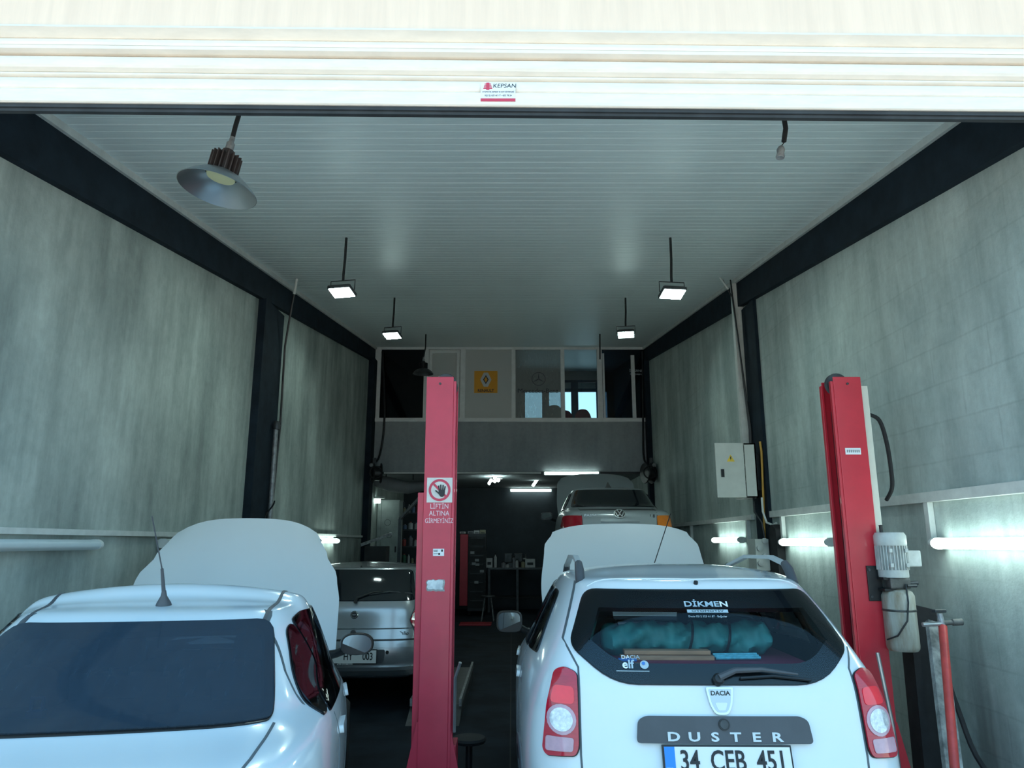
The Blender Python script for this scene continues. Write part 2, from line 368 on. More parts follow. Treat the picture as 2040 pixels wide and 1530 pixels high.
# roller shutter
def shutter():
    t = thing('roller_shutter', 'white roller shutter rolled up above the workshop entrance', 'shutter', (0, YF, 3.83))
    def prof(name, pts, m):
        MB().prism([(YF-p[0], p[1]) for p in pts], 'yz', -3.0, 3.0).xf(rz).build(name, m, t, smooth=False, bevel=0)
    prof('hood_lip', [(.02, 4.27), (.07, 4.268), (.075, 4.255), (.045, 4.235), (.03, 4.225), (-.02, 4.225), (-.02, 4.27)], 'shutter_white')
    prof('hood_lip', [(-.02, 4.225), (.025, 4.225), (.045, 4.205), (.055, 4.185), (.05, 4.172), (-.02, 4.172)], 'shutter_white')
    prof('hood_lip', [(-.02, 4.172), (.03, 4.172), (.062, 4.160), (.058, 4.145), (.03, 4.138), (-.02, 4.138)], 'shutter_white')
    def slat(z0, z1, b):
        n = 7; pts = [(-.02, z1-.001), (.0, z1-.001)]
        for i in range(n+1):
            a = i/n; pts.append((.012+b*math.sin(math.pi*a)**.6, z1-.004-(z1-z0-.008)*a))
        pts += [(.0, z0+.001), (-.02, z0+.001)]
        prof('slat', pts, 'shutter_white')
    slat(4.045, 4.138, .028); slat(4.018, 4.045, .012); slat(3.942, 4.018, .016)
    prof('bottom_rail', [(-.03, 3.940), (.03, 3.940), (.034, 3.935), (.034, 3.872), (.028, 3.866), (-.03, 3.866)], 'shutter_white')
    prof('rubber_seal', [(-.025, 3.866), (.02, 3.866), (.018, 3.848), (.008, 3.846), (.006, 3.832), (-.02, 3.832)], 'dark_seal')
    s = MB().box(-.155, .017, YF-.0365, YF-.034, 3.888, 3.995).build('sticker', 'white_print', t); s['label'] = 'white and red maker sticker'
    MB().box(-.155, .017, YF-.0375, YF-.0362, 3.888, 3.905).build('sticker_band', 'sign_red', s)
    for i in range(4): MB().box(-.142+.002*i, -.098-.002*i, YF-.0375, YF-.0362, 3.958+.008*i, 3.963+.008*i).build('sticker_emblem', 'sign_red', s)
    MB().box(-.128, -.112, YF-.0378, YF-.0362, 3.952, 3.992).build('sticker_emblem', 'sign_red', s)
    text('sticker_text', 'KEPSAN', .031, 'ink', s, (-.038, YF-.037, 3.974), sx=1.05, ext=.0006, shear=.15)
    text('sticker_text', 'OTOMATIK KEPENK VE KAPI SİSTEMLERİ', .0105, 'ink', s, (-.068, YF-.037, 3.941), sx=.82, ext=.0006)
    text('sticker_text', '0(212) 655 60 17 - 655 78 24', .0125, 'ink', s, (-.068, YF-.037, 3.921), sx=.9, ext=.0006)
shutter()
# ================================================================== cars
def inpoly(p, poly):
    x, y = p; c = False; j = len(poly)-1
    for i in range(len(poly)):
        xi, yi = poly[i]; xj, yj = poly[j]
        if (yi > y) != (yj > y) and x < (xj-xi)*(y-yi)/(yj-yi)+xi: c = not c
        j = i
    return c
def rounded(poly, r, n=4):
    out = []; k = len(poly); rs = r if isinstance(r, (list, tuple)) else [r]*k
    for i in range(k):
        p, a, b = Vector(poly[i]), Vector(poly[i-1]), Vector(poly[(i+1) % k])
        da, db = (a-p), (b-p); t = min(rs[i], da.length*.45, db.length*.45)
        if t < 1e-4: out.append(tuple(p)); continue
        p0 = p+da.normalized()*t; p1 = p+db.normalized()*t
        for j in range(n+1):
            s = j/n; out.append(tuple((1-s)**2*p0+2*s*(1-s)*p+s*s*p1))
    return out
def densify(poly, d=.04):
    out = []
    for i in range(len(poly)):
        a, b = Vector(poly[i]), Vector(poly[(i+1) % len(poly)]); n = max(1, int((b-a).length/d))
        out += [tuple(a+(b-a)*j/n) for j in range(n)]
    return out
def inset(poly, d):
    k = len(poly); P = [Vector(p) for p in poly]
    area = sum(P[i].x*P[(i+1) % k].y-P[(i+1) % k].x*P[i].y for i in range(k)); s = 1 if area > 0 else -1
    out = []
    for i in range(k):
        e1 = (P[i]-P[i-1]); e2 = (P[(i+1) % k]-P[i])
        if e1.length < 1e-6 or e2.length < 1e-6: continue
        n1 = Vector((-e1.y, e1.x)).normalized()*s; n2 = Vector((-e2.y, e2.x)).normalized()*s
        m = (n1+n2)
        if m.length < 1e-4: m = n1
        m.normalize(); out.append(tuple(P[i]+m*d/max(.5, m.dot(n1))))
    return out

class Car:
    T = [0, .17, .36, .52, .68, .85, 1.0]
    def __init__(s, root, paint, levels, crown=.05, sub=3):
        s.root = root; s.paint = paint
        rings = [s.ring(**L) for L in levels]
        V = []; Fc = []; idx = []
        for rg in rings:
            row = {}
            for i, p in enumerate(rg):
                row[('R', i)] = len(V); V.append(Vector(p))
                if i in (0, 12): row[('L', i)] = row[('R', i)]
                else: row[('L', i)] = len(V); V.append(Vector((-p[0], p[1], p[2])))
            idx.append(row)
        loop = [('R', i) for i in range(13)]+[('L', i) for i in range(11, 0, -1)]
        for a, b in zip(idx[:-1], idx[1:]):
            for i in range(len(loop)):
                p, q = loop[i], loop[(i+1) % len(loop)]; Fc.append((a[p], a[q], b[q], b[p]))
        for row, rg, cr in ((idx[-1], rings[-1], crown), (idx[0], rings[0], 0)):
            rows = [[row[('R', 2)], row[('R', 1)], row[('R', 0)], row[('L', 1)], row[('L', 2)]]]
            for i in range(3, 10):
                p = rg[i]; r = [row[('R', i)]]; k = cr*(.35 if i in (3, 9) else .8 if i in (4, 8) else 1)
                for f in (.5, 0, -.5):
                    r.append(len(V)); V.append(Vector((p[0]*f, p[1], p[2]+k*(1-f*f))))
                r.append(row[('L', i)]); rows.append(r)
            rows.append([row[('R', 10)], row[('R', 11)], row[('R', 12)], row[('L', 11)], row[('L', 10)]])
            for r0, r1 in zip(rows[:-1], rows[1:]):
                for j in range(4): Fc.append((r0[j], r0[j+1], r1[j+1], r1[j]))
        me = bpy.data.meshes.new('cage'); me.from_pydata(V, [], Fc)
        bm = bmesh.new(); bm.from_mesh(me); bmesh.ops.recalc_face_normals(bm, faces=bm.faces); bm.to_mesh(me); bm.free()
        o = bpy.data.objects.new('cage', me); C.objects.link(o)
        md = o.modifiers.new('s', 'SUBSURF'); md.levels = sub; md.render_levels = sub
        bpy.context.view_layer.update()
        dm = bpy.data.meshes.new_from_object(o.evaluated_get(bpy.context.evaluated_depsgraph_get()))
        bpy.data.objects.remove(o); bpy.data.meshes.remove(me)
        s.bm = bmesh.new(); s.bm.from_mesh(dm); bpy.data.meshes.remove(dm)
        s.bm.normal_update(); s.fn = [[(v.co.copy(), v.normal.copy()) for v in f.verts] for f in s.bm.faces]; s.bvh = BVHTree.FromBMesh(s.bm); s.holes = []
    def ring(s, yr, yf, w, z, bow=.06, cr=.12, bowf=.15, cf=.22, sq=.86):
        wr, wm, wf = w; zr, zm, zf = z
        def q(a, b, c, t): return a*(1-t)*(1-2*t)+4*b*t*(1-t)+c*t*(2*t-1)
        pts = [(0, yr, zr), (.5*wr, yr+.12*bow, zr), (sq*wr, yr+bow, zr)]
        y3, y9 = yr+bow+cr, yf-bowf-cf
        for t in s.T: pts.append((q(wr, wm, wf, t), y3+(y9-y3)*t, q(zr, zm, zf, t)))
        pts += [(sq*wf, yf-bowf, zf), (.5*wf, yf-.12*bowf, zf), (0, yf, zf)]
        return pts
    def hit(s, p, ax, side=1):
        if ax == 'rear': o, d = Vector((p[0], -3, p[1])), Vector((0, 1, 0))
        elif ax == 'front': o, d = Vector((p[0], 9, p[1])), Vector((0, -1, 0))
        elif ax == 'side': o, d = Vector((side*3, p[0], p[1])), Vector((-side, 0, 0))
        else: o, d = Vector((p[0], p[1], 4)), Vector((0, 0, -1))
        h, n, i, t = s.bvh.ray_cast(o, d)
        if h is None:
            h, n, i, t = s.bvh.find_nearest(Vector((p[0], 1.0, p[1])) if ax == 'rear' else Vector((side*.85, p[0], p[1])) if ax == 'side' else Vector((p[0], p[1], 1.)))
        acc = Vector((0, 0, 0))
        for co, no in s.fn[i]: acc += no/((co-h).length_squared+1e-5)
        if acc.length > 1e-6: n = acc.normalized()
        if n.dot(d) > 0: n = -n
        return h, n
    def panel(s, name, poly, ax, mt, off=.004, side=1, parent=None, skirt=.02, res=.05, hole=None, flat=False):
        P = densify(poly, res); H = densify(hole, res) if hole else []
        pts = [Vector(p) for p in P]+[Vector(p) for p in H]
        ed = [(i, (i+1) % len(P)) for i in range(len(P))]+[(len(P)+i, len(P)+(i+1) % len(H)) for i in range(len(H))]
        xs = [p[0] for p in P]; ys = [p[1] for p in P]
        nb = len(pts); y = min(ys)+res*.5
        ins = inset(poly, res*.35)
        while y < max(ys):
            x = min(xs)+res*.5
            while x < max(xs):
                if inpoly((x, y), ins) and not (hole and inpoly((x, y), hole)): pts.append(Vector((x, y)))
                x += res
            y += res
        vo, eo, fo, ov, oe, of = delaunay_2d_cdt(pts, ed, [], 0, 1e-5)
        fs = []
        for f in fo:
            c = sum((vo[i] for i in f), Vector((0, 0)))/len(f)
            if inpoly(c, P) and not (H and inpoly(c, H)): fs.append(tuple(f))
        m = MB(); hs = [s.hit(v, ax, side) for v in vo]
        m.v = [h+n*off for h, n in hs]; m.f = list(fs)
        if skirt:
            cnt = {}
            for f in fs:
                for i in range(len(f)):
                    e = (f[i], f[(i+1) % len(f)]); cnt[tuple(sorted(e))] = cnt.get(tuple(sorted(e)), []) + [e]
            k = len(m.v); m.v += [h+n*(off-skirt) for h, n in hs]
            for e, l in cnt.items():
                if len(l) == 1: a, b = l[0]; m.f.append((b, a, a+k, b+k))
            used = sorted({i for f in m.f for i in f}); mp = {u: i for i, u in enumerate(used)}
            m.v = [m.v[u] for u in used]; m.f = [tuple(mp[i] for i in f) for f in m.f]
        o = m.build(name, mt, parent or s.root, smooth=True)
        return o
    def strip(s, name, line, wd, ax, mt, off=.002, side=1, parent=None, closed=False, th=.012):
        pts = []
        L = line+[line[0]] if closed else line
        for a, b in zip(L[:-1], L[1:]):
            a, b = Vector(a), Vector(b); n = max(1, int((b-a).length/.04)); pts += [a+(b-a)*j/n for j in range(n)]
        pts.append(Vector(L[-1])); m = MB()
        for i, p in enumerate(pts):
            d = (pts[min(i+1, len(pts)-1)]-pts[max(0, i-1)]); nn = Vector((-d.y, d.x)).normalized()*wd/2
            h0, n0 = s.hit(p+nn, ax, side); h1, n1 = s.hit(p-nn, ax, side)
            m.v += [h0+n0*off, h1+n1*off, h0-n0*th, h1-n1*th]
        for i in range(len(pts)-1):
            k = 4*i; m.f += [(k, k+1, k+5, k+4), (k, k+4, k+6, k+2), (k+1, k+3, k+7, k+5)]
        return m.build(name, mt, parent or s.root, smooth=True)
    def window(s, name, poly, ax, mt, side=1, border=.04, frit=True, see=True):
        if frit: s.panel('window_seal', poly, ax, 'frit', .006, side, hole=inset(poly, border), skirt=.03, res=.022)
        o = s.panel(name, inset(poly, .004), ax, mt, .011, side, skirt=.006, res=.022)
        if see: s.holes.append((ax, side, inset(poly, border*.55)))
        return o
    def cut(s, bm, grow=0.):
        dl = []
        for f in bm.faces:
            c = f.calc_center_median(); n = f.normal
            for ax, sd, poly in s.holes:
                if ax == 'rear' and n.y < -.15 and c.y < 2 and inpoly((c.x, c.z), poly): dl.append(f); break
                if ax == 'front' and n.y > .15 and inpoly((c.x, c.z), poly): dl.append(f); break
                if ax == 'side' and n.x*sd > .3 and c.x*sd > .2 and inpoly((c.y, c.z), poly): dl.append(f); break
        bmesh.ops.delete(bm, geom=dl, context='FACES')
    def finish(s, wheels, wr=.31, lining=True, arch=True):
        for y in wheels:
            for sd in (1, -1):
                s.holes.append(('side', sd, [(y+(wr+.055)*math.cos(a), wr+(wr+.055)*math.sin(a)) for a in [2*math.pi*j/28 for j in range(28)]]))
        full = s.bm.copy(); s.cut(s.bm)
        me = bpy.data.meshes.new('body'); s.bm.to_mesh(me); s.bm.free()
        for p in me.polygons: p.use_smooth = True
        o = bpy.data.objects.new('body', me); C.objects.link(o); o.parent = s.root; me.materials.append(M[s.paint])
        if lining:
            nn = {v: v.normal.copy() for v in full.verts}
            for v in full.verts: v.co -= nn[v]*.035
            s.cut(full)
            bmesh.ops.delete(full, geom=[f for f in full.faces if f.calc_center_median().z < .5], context='FACES')
            bmesh.ops.reverse_faces(full, faces=full.faces)
            me = bpy.data.meshes.new('cabin_lining'); full.to_mesh(me)
            for p in me.polygons: p.use_smooth = True
            q = bpy.data.objects.new('cabin_lining', me); C.objects.link(q); q.parent = s.root; me.materials.append(M['cloth_dark'])
            MB().box(-.70, .70, .35, 3.3, .45, .5).build('cabin_floor', 'cloth_dark', s.root)
        full.free()
        for y in wheels:
            for sd in (1, -1):
                w = MB().lathe([(wr*.62, -.10), (wr*.9, -.105), (wr*.985, -.08), (wr, -.04), (wr, .04), (wr*.985, .08), (wr*.9, .105), (wr*.62, .10)], (sd*.755, y, wr), 32, (1, 0, 0)).build('tyre', 'rubber', s.root, smooth=True)
                r = MB().lathe([(0, .03), (.05, .035), (.06, .02), (wr*.45, .01), (wr*.56, .06), (wr*.63, .085), (wr*.63, -.09), (0, -.09)], (sd*.755, y, wr), 28, (sd, 0, 0)); r.build('rim', 'steel', w, smooth=True)
                if arch:
                    a = [2*math.pi*j/30 for j in range(-2, 18)]
                    s.strip('wheel_arch', [(y+(wr+.06)*math.cos(t), wr+(wr+.06)*math.sin(t)) for t in a if wr+(wr+.06)*math.sin(t) > .28], .05, 'side', arch if isinstance(arch, str) else s.paint, .006, sd, th=.05)
        return o

def hood(root, paint, hy, hz, L, ang, prof, camber=.05, curl=.06, edge=.07):
    """raised hood; prof: list of (v, half width); hinge at y=hy, z=hz"""
    m = MB(); nu, nv = 16, 18; top = []
    def hwid(v):
        for (a, wa), (b, wb) in zip(prof[:-1], prof[1:]):
            if v <= b: t = (v-a)/(b-a); t = t*t*(3-2*t); return wa+(wb-wa)*t
        return prof[-1][1]
    for lay in (0, 1):
        for j in range(nv+1):
            v = j/nv; wd = hwid(v)
            for i in range(nu+1):
                u = -1+2*i/nu
                vv = v-(edge*abs(u)**4)*(v**2)          # rounded leading edge
                b = camber*(1-u*u)*(.4+.6*v)+.02*math.sin(math.pi*v)-curl*max(0, v-.75)**1.5*4 - lay*.028
                y, z = L*vv, b
                m.v.append(Vector((u*wd*(1-.0*lay), hy+y*math.cos(ang)-z*math.sin(ang), hz+y*math.sin(ang)+z*math.cos(ang))))
    n1 = nu+1; K = n1*(nv+1)
    for lay in (0, 1):
        for j in range(nv):
            for i in range(nu):
                a = lay*K+j*n1+i; m.f.append((a, a+1, a+n1+1, a+n1))
    for j in range(nv):
        for i in (0, nu): a = j*n1+i; m.f.append((a, a+n1, a+n1+K, a+K))
    for i in range(nu):
        for j in (0, nv): a = j*n1+i; m.f.append((a, a+1, a+1+K, a+K))
    return m.build('hood', paint, root, smooth=True)

def door_mirror(root, c, sd, shell, rx=.10, rz=.07, lens='mirror', sq=1.6):
    """c: centre of the mirror head; the lens faces the rear"""
    c = Vector(c); m = MB(); n = 24
    def sp(t, k):
        ct, st = math.cos(t), math.sin(t)
        return (rx*k*math.copysign(abs(ct)**(1/sq), ct), rz*k*math.copysign(abs(st)**(1/sq), st))
    prof = [(1.0, 0), (1.06, .025), (.98, .07), (.75, .115), (.35, .14), (.05, .145)]
    for k, d in prof:
        for j in range(n):
            x, z = sp(2*math.pi*j/n, k); m.v.append(c+Vector((x, d, z)))
    for i in range(len(prof)-1):
        for j in range(n): m.f.append((i*n+j, i*n+(j+1) % n, (i+1)*n+(j+1) % n, (i+1)*n+j))
    m.f.append(tuple((len(prof)-1)*n+j for j in range(n)))
    h = m.build('door_mirror', shell, root, smooth=True)
    g = MB(); g.v = [c+Vector((*(lambda q: (q[0], .004-q[1]*.24-q[0]*sd*.10, q[1]))(sp(2*math.pi*j/n, .9)),)) for j in range(n)]; g.f = [tuple(range(n))]
    k = len(g.v); g.v += [p+Vector((0, .01, 0)) for p in g.v]; g.f += [tuple(range(2*n-1, n-1, -1))]+[(i, (i+1) % n, n+(i+1) % n, n+i) for i in range(n)]
    g.build('mirror_glass', lens, h)
    b = MB(); b.v = [c+Vector((*(lambda q: (q[0], .012, q[1]))(sp(2*math.pi*j/n, 1.02)),)) for j in range(n)]; b.f = [tuple(range(n))]; b.build('mirror_back', 'black', h)
    MB().tube([c+Vector((-sd*rx*.6, .06, -rz*.5)), c+Vector((-sd*(rx+.03), .10, -rz*1.0)), c+Vector((-sd*(rx+.12), .13, -rz*1.3))], [.03, .028, .035], 10).build('mirror_arm', 'black', h, smooth=True)
    return h

def seat(root, x0, x1, y, z0, z1, lean=.18, heads=()):
    m = MB(); n = 6
    poly = rounded([(y, z0), (y+.16, z0), (y+.12-lean, z1), (y+.02-lean, z1)], .04)
    m.prism(poly, 'yz', x0, x1); o = m.build('seat_back', 'cloth_dark', root, smooth=True)
    for hx in heads:
        h = MB().prism(rounded([(hx-.12, z1+.04), (hx+.12, z1+.04), (hx+.10, z1+.22), (hx-.10, z1+.22)], .06), 'xz', y-lean-.01, y-lean+.09).build('headrest', 'cloth_dark', o, smooth=True, bevel=0)
        for dx in (-.05, .05): MB().tube([(hx+dx, y-lean+.04, z1-.05), (hx+dx, y-lean+.04, z1+.06)], .007, 6).build('headrest_post', 'steel', o)
    return o

def plate(root, c, n, right, up, w, h, txt, tsize, tpos, blue=True, tsx=.8, frame='black'):
    """number plate at centre c with outward normal n"""
    rot = Matrix((Vector(right), Vector(up), Vector(n))).transposed()
    MM = Matrix.Translation(Vector(c))@rot.to_4x4()
    b = MB().box(-w/2-.008, w/2+.008, -h/2-.008, h/2+.008, -.014, .0).xf(MM).build('number_plate', frame, root, bevel=.002)
    MB().box(-w/2, w/2, -h/2, h/2, .0, .003).xf(MM).build('plate_face', 'plate_white', b)
    if blue:
        MB().box(-w/2, -w/2+.045, -h/2, h/2, .003, .0045).xf(MM).build('plate_band', 'plate_blue', b)
        text('plate_text', 'TR', .030, 'white_print', b, MM@Vector((-w/2+.0225, -h/2+.022, .005)), rot, ext=.0005)
    for s_, x in zip(txt, tpos):
        text('plate_text', s_, tsize, 'ink', b, MM@Vector((x, .0, .0045)), rot, ext=.0012, bold=.0016, sx=tsx)
    return b

# ------------------------------------------------------------------ white SUV on the lift
def duster():
    t = thing('suv', 'white off-road hatchback with raised hood parked between the two red lift columns', 'car', (.935, 3.42, 0), R(-1.0), local=True)
    c = Car(t, 'white_paint', [
        dict(yr=.10, yf=4.15, w=(.74, .80, .70), z=(.30, .26, .28)),
        dict(yr=-.03, yf=4.30, w=(.86, .93, .84), z=(.40, .36, .40), bow=.10, cr=.20),
        dict(yr=-.04, yf=4.31, w=(.89, .945, .87), z=(.62, .66, .62), bow=.10, cr=.22),
        dict(yr=.035, yf=4.22, w=(.885, .94, .84), z=(.86, .92, .82), bow=.06, cr=.17, cf=.3, sq=.87),
        dict(yr=.085, yf=3.95, w=(.825, .915, .78), z=(1.08, 1.08, .98), bow=.035, cr=.15, cf=.4, sq=.89),
        dict(yr=.115, yf=3.10, w=(.78, .87, .74), z=(1.17, 1.15, 1.08), bow=.035, cr=.15, cf=.3, sq=.90),
        dict(yr=.26, yf=2.62, w=(.70, .76, .66), z=(1.37, 1.38, 1.34), bow=.04, cr=.18, cf=.2, sq=.89),
        dict(yr=.43, yf=2.30, w=(.62, .665, .58), z=(1.545, 1.56, 1.52), bow=.06, cr=.20, cf=.16),
        dict(yr=.47, yf=2.22, w=(.585, .62, .54), z=(1.578, 1.598, 1.555), bow=.05, cr=.18, cf=.16),
    ], crown=.042, sub=4)
    # windows
    rw = rounded([(-.565, 1.525), (.565, 1.525), (.665, 1.275), (.47, 1.125), (-.47, 1.125), (-.665, 1.275)], [.06, .06, .05, .14, .14, .05], 5)
    c.window('rear_window', rw, 'rear', 'auto_glass', border=.085)
    for sd in (1, -1):
        c.window('side_window', rounded([(.62, 1.19), (1.02, 1.17), (1.04, 1.50), (.86, 1.49)], .05), 'side', 'auto_tint', sd, border=.03)
        c.window('side_window', rounded([(1.10, 1.165), (1.86, 1.15), (1.86, 1.52), (1.14, 1.50)], .05), 'side', 'auto_tint', sd, border=.03)
        c.window('side_window', rounded([(1.96, 1.15), (2.88, 1.12), (2.42, 1.50), (1.96, 1.52)], .05), 'side', 'auto_tint', sd, border=.03)
        for y in (1.07, 1.91, 2.95): c.strip('door_seam', [(y, 1.15), (y+.01, .42)], .008, 'side', 'seam', side=sd)
        for y in (1.16, 2.0): 
            c.panel('door_handle', rounded([(y, .98), (y+.20, .985), (y+.20, 1.02), (y, 1.015)], .015), 'side', 'white_paint', .016, sd, skirt=.02)
    c.window('windshield', rounded([(-.56, 1.10), (.56, 1.10), (.47, 1.50), (-.47, 1.50)], .06), 'front', 'auto_glass', border=.05)
    # tail lights
    for sd in (-1, 1):
        o = [(.634, 1.165), (.69, 1.185), (.732, 1.165), (.768, 1.03), (.79, .85), (.775, .825), (.65, .835), (.636, .87)]
        o = [(sd*x, z) for x, z in o]
        lt = c.panel('tail_light', rounded(o, .02), 'rear', 'red_lens', .016, skirt=.03, res=.03)
        c.strip('light_seal', rounded(o, .02), .008, 'rear', 'black', .008, closed=True, parent=lt)
        c.panel('brake_lens', rounded([(sd*x, z) for x, z in [(.65, 1.11), (.735, 1.11), (.752, 1.04), (.65, 1.04)]], .02), 'rear', 'red_bright', .019, skirt=.003, parent=lt, res=.03)
        cc = (sd*.705, .975)
        c.panel('indicator_lens', [(cc[0]+.062*math.cos(a), cc[1]+.062*math.sin(a)) for a in [2*math.pi*j/20 for j in range(20)]], 'rear', 'pink_lens', .020, skirt=.004, parent=lt, res=.03)
        c.panel('indicator_lens', [(cc[0]+.048*math.cos(a), cc[1]+.048*math.sin(a)) for a in [2*math.pi*j/20 for j in range(20)]], 'rear', 'clear_lens', .023, skirt=.004, parent=lt, res=.03)
        c.panel('reverse_lens', rounded([(sd*x, z) for x, z in [(.655, .905), (.772, .905), (.775, .845), (.66, .85)]], .012), 'rear', 'pink_lens', .020, skirt=.004, parent=lt, res=.03)
    # tailgate seams
    for sd in (-1, 1):
        c.strip('tailgate_seam', [(sd*.60, 1.555), (sd*.69, 1.30), (sd*.628, 1.19), (sd*.63, .84), (sd*.62, .66)], .009, 'rear', 'seam')
    c.strip('tailgate_seam', [(-.62, .66), (.62, .66)], .01, 'rear', 'seam')
    c.strip('roof_crease', [(-.55, .545), (0, .50), (.55, .545)], .006, 'top', 'white_paint', .004)
    # garnish, letters, badge
    h0, n0 = c.hit((0, .95), 'rear'); h1, n1 = c.hit((0, .83), 'rear')
    g = c.panel('tailgate_handle_trim', rounded([(-.385, .895), (.385, .895), (.375, .985), (.34, 1.003), (-.34, 1.003), (-.375, .985)], .02), 'rear', 'grey_trim', .022, skirt=.03)
    def rear_rot(z):
        h, n = c.hit((0, z), 'rear'); n = n.normalized(); r = Vector((1, 0, 0)); return h, n, Matrix((r, n.cross(r), n)).transposed()
    h, n, rt = rear_rot(.922)
    for i, ch in enumerate('DUSTER'):
        x = -.225+.09*i; hh, nn = c.hit((x, .920), 'rear')
        text('model_letter', ch, .050, 'silver_letter', g, hh+nn*.0235, rt, ext=.003, bold=.0015, sx=1.55)
    h, n, rt = rear_rot(.970)
    MB().lathe([(.0, .03), (.018, .03), (.018, .022)], h, 20, n).build('lock_cylinder', 'dark_steel', g, smooth=True)
    MB().ring(h+n*.022, .024, .006, n, .006).build('lock_ring', 'black', g)
    h, n, rt = rear_rot(1.068)
    mt = Matrix.Translation(h+n*.004)@rt.to_4x4()
    sh = rounded([(-.062, .052), (.062, .052), (.05, -.02), (.028, -.062), (-.028, -.062), (-.05, -.02)], [.008, .008, .03, .02, .02, .03])
    b = MB().prism(sh, 'xy', 0, .012).xf(mt).build('brand_badge', 'chrome', t, smooth=True)
    MB().prism([(x*.84, z*.86) for x, z in sh], 'xy', .011, .014).xf(mt).build('badge_face', 'silver_letter', b)
    MB().prism(rounded([(-.028, -.012), (.028, -.012), (.016, -.044), (-.016, -.044)], .008), 'xy', .013, .0155).xf(mt).build('badge_bar', 'white_paint', b)
    text('badge_text', 'DACIA', .026, 'ink', b, mt@Vector((0, .026, .0145)), rt, ext=.001, sx=1.1, bold=.0006)
    # plate
    h, n, rt = rear_rot(.828)
    plate(t, h+n*.022, n, (1, 0, 0), n.cross(Vector((1, 0, 0))), .545, .115, ['34', 'CEB', '451'], .112, [-.165, .0, .188], tsx=.78)
    # bumper seam, rear wiper, washer, third brake light
    c.panel('rear_bumper_trim', rounded([(-.70, .34), (.70, .34), (.74, .50), (-.74, .50)], .04), 'rear', 'grey_trim', .012)
    c.strip('bumper_seam', [(-.84, .70), (-.63, .655)], .008, 'rear', 'seam'); c.strip('bumper_seam', [(.63, .655), (.84, .70)], .008, 'rear', 'seam')
    hw_, nw = c.hit((0, 1.145), 'rear')
    wp = MB().lathe([(.026, 0), (.026, .03), (.018, .04), (0, .042)], hw_, 18, nw).build('rear_wiper', 'black', t, smooth=True)
    p = []
    for x, z in ((0.0, 1.148), (.08, 1.175), (.20, 1.178), (.36, 1.16)): q, nn = c.hit((x, z), 'rear'); p.append(q+nn*.035)
    MB().tube(p, [.016, .014, .011, .005], 8).build('wiper_arm', 'grey_trim', wp, smooth=True)
    p = []
    for x, z in ((.10, 1.150), (.25, 1.158), (.42, 1.142)): q, nn = c.hit((x, z), 'rear'); p.append(q+nn*.020)
    MB().tube(p, .007, 6).build('wiper_blade', 'black', wp)
    hq, nq = c.hit((0, 1.555), 'rear')
    MB().lathe([(.012, -.01), (.011, .012), (.0, .016)], hq, 14, nq).build('washer_nozzle', 'black', t, smooth=True)
    # stickers on the rear glass
    def sticker(name, s_, x, z, size, **k):
        hh, nn = c.hit((x, z), 'rear'); r_ = Vector((1, 0, 0)); u_ = nn.cross(r_)
        return text(name, s_, size, 'white_print', t, hh+nn*.010, Matrix((r_, u_, nn)).transposed(), ext=.0006, **k)
    sticker('window_lettering', 'DİKMEN', .02, 1.455, .045, sx=1.25, bold=.001)
    hh, nn = c.hit((.02, 1.425), 'rear'); u_ = nn.cross(Vector((1, 0, 0))); rt2 = Matrix((Vector((1, 0, 0)), u_, nn)).transposed()
    MB().box(-.10, .10, -.009, .009, 0, .0008).xf(Matrix.Translation(hh+nn*.0095)@rt2.to_4x4()).build('window_sticker_band', 'white_print', t)
    text('window_lettering', 'OTOMOTİV', .018, 'ink', t, hh+nn*.0106, rt2, ext=.0004, sx=1.6)
    sticker('window_lettering', 'Dacia 0212 523 61 87 · Bağcılar', .0145, 1.402, .0145)
    sticker('window_lettering', 'DACIA', -.385, 1.232, .026, sx=1.1); sticker('window_lettering', 'elf', -.40, 1.203, .056, bold=.0015)
    hh, nn = c.hit((-.325, 1.203), 'rear'); MB().lathe([(.020, 0), (.020, .001), (0, .001)], hh+nn*.0095, 24, nn).build('window_sticker_globe', 'white_print', t)
    MB().lathe([(.008, 0), (.008, .0012), (0, .0012)], hh+nn*.0098+Vector((-.004, 0, .006)), 10, nn).lathe([(.006, 0), (.006, .0012), (0, .0012)], hh+nn*.0098+Vector((.007, 0, -.006)), 10, nn).build('window_sticker_globe', 'blue_item', t)
    c.strip('window_sticker_line', [(-.455, 1.178), (-.305, 1.178)], .003, 'rear', 'white_print', .0095)
    # high brake lamp inside the glass
    MB().prism([(-.09, 1.515), (.09, 1.515), (.065, 1.478), (-.065, 1.478)], 'xz', .50, .53).build('brake_lamp', 'red_lens', t)
    # roof rails
    for sd in (-1, 1):
        pts = []
        for y, dz in ((.66, -.005), (.70, .035), (.78, .07), (1.0, .085), (1.5, .085), (1.95, .078), (2.10, .05), (2.18, -.005)):
            hh, nn = c.hit((sd*.575, y), 'top'); pts.append(hh+Vector((0, 0, dz)))
        rl = MB()
        for a, b in zip(pts[:-1], pts[1:]): rl.bar(a, b, .035, .022)
        ra = rl.build('roof_rail', 'rail_silver', t, bevel=.004)
        for i, j in ((0, 2), (7, 5)):
            MB().tube([pts[i]-Vector((0, 0, .01)), (pts[i]+pts[j])/2+Vector((0, 0, .012)), pts[j]], [.026, .026, .022], 10).build('rail_foot', 'grey_trim', ra, smooth=True)
    # antenna, mirrors, hood
    hh, nn = c.hit((.06, 2.05), 'top')
    an = MB().lathe([(.03, -.005), (.022, .02), (.008, .04), (0, .042)], hh, 14).tube([hh+Vector((0, 0, .03)), hh+Vector((.10, -.22, .40))], .0035, 6).build('antenna', 'black', t, smooth=True)
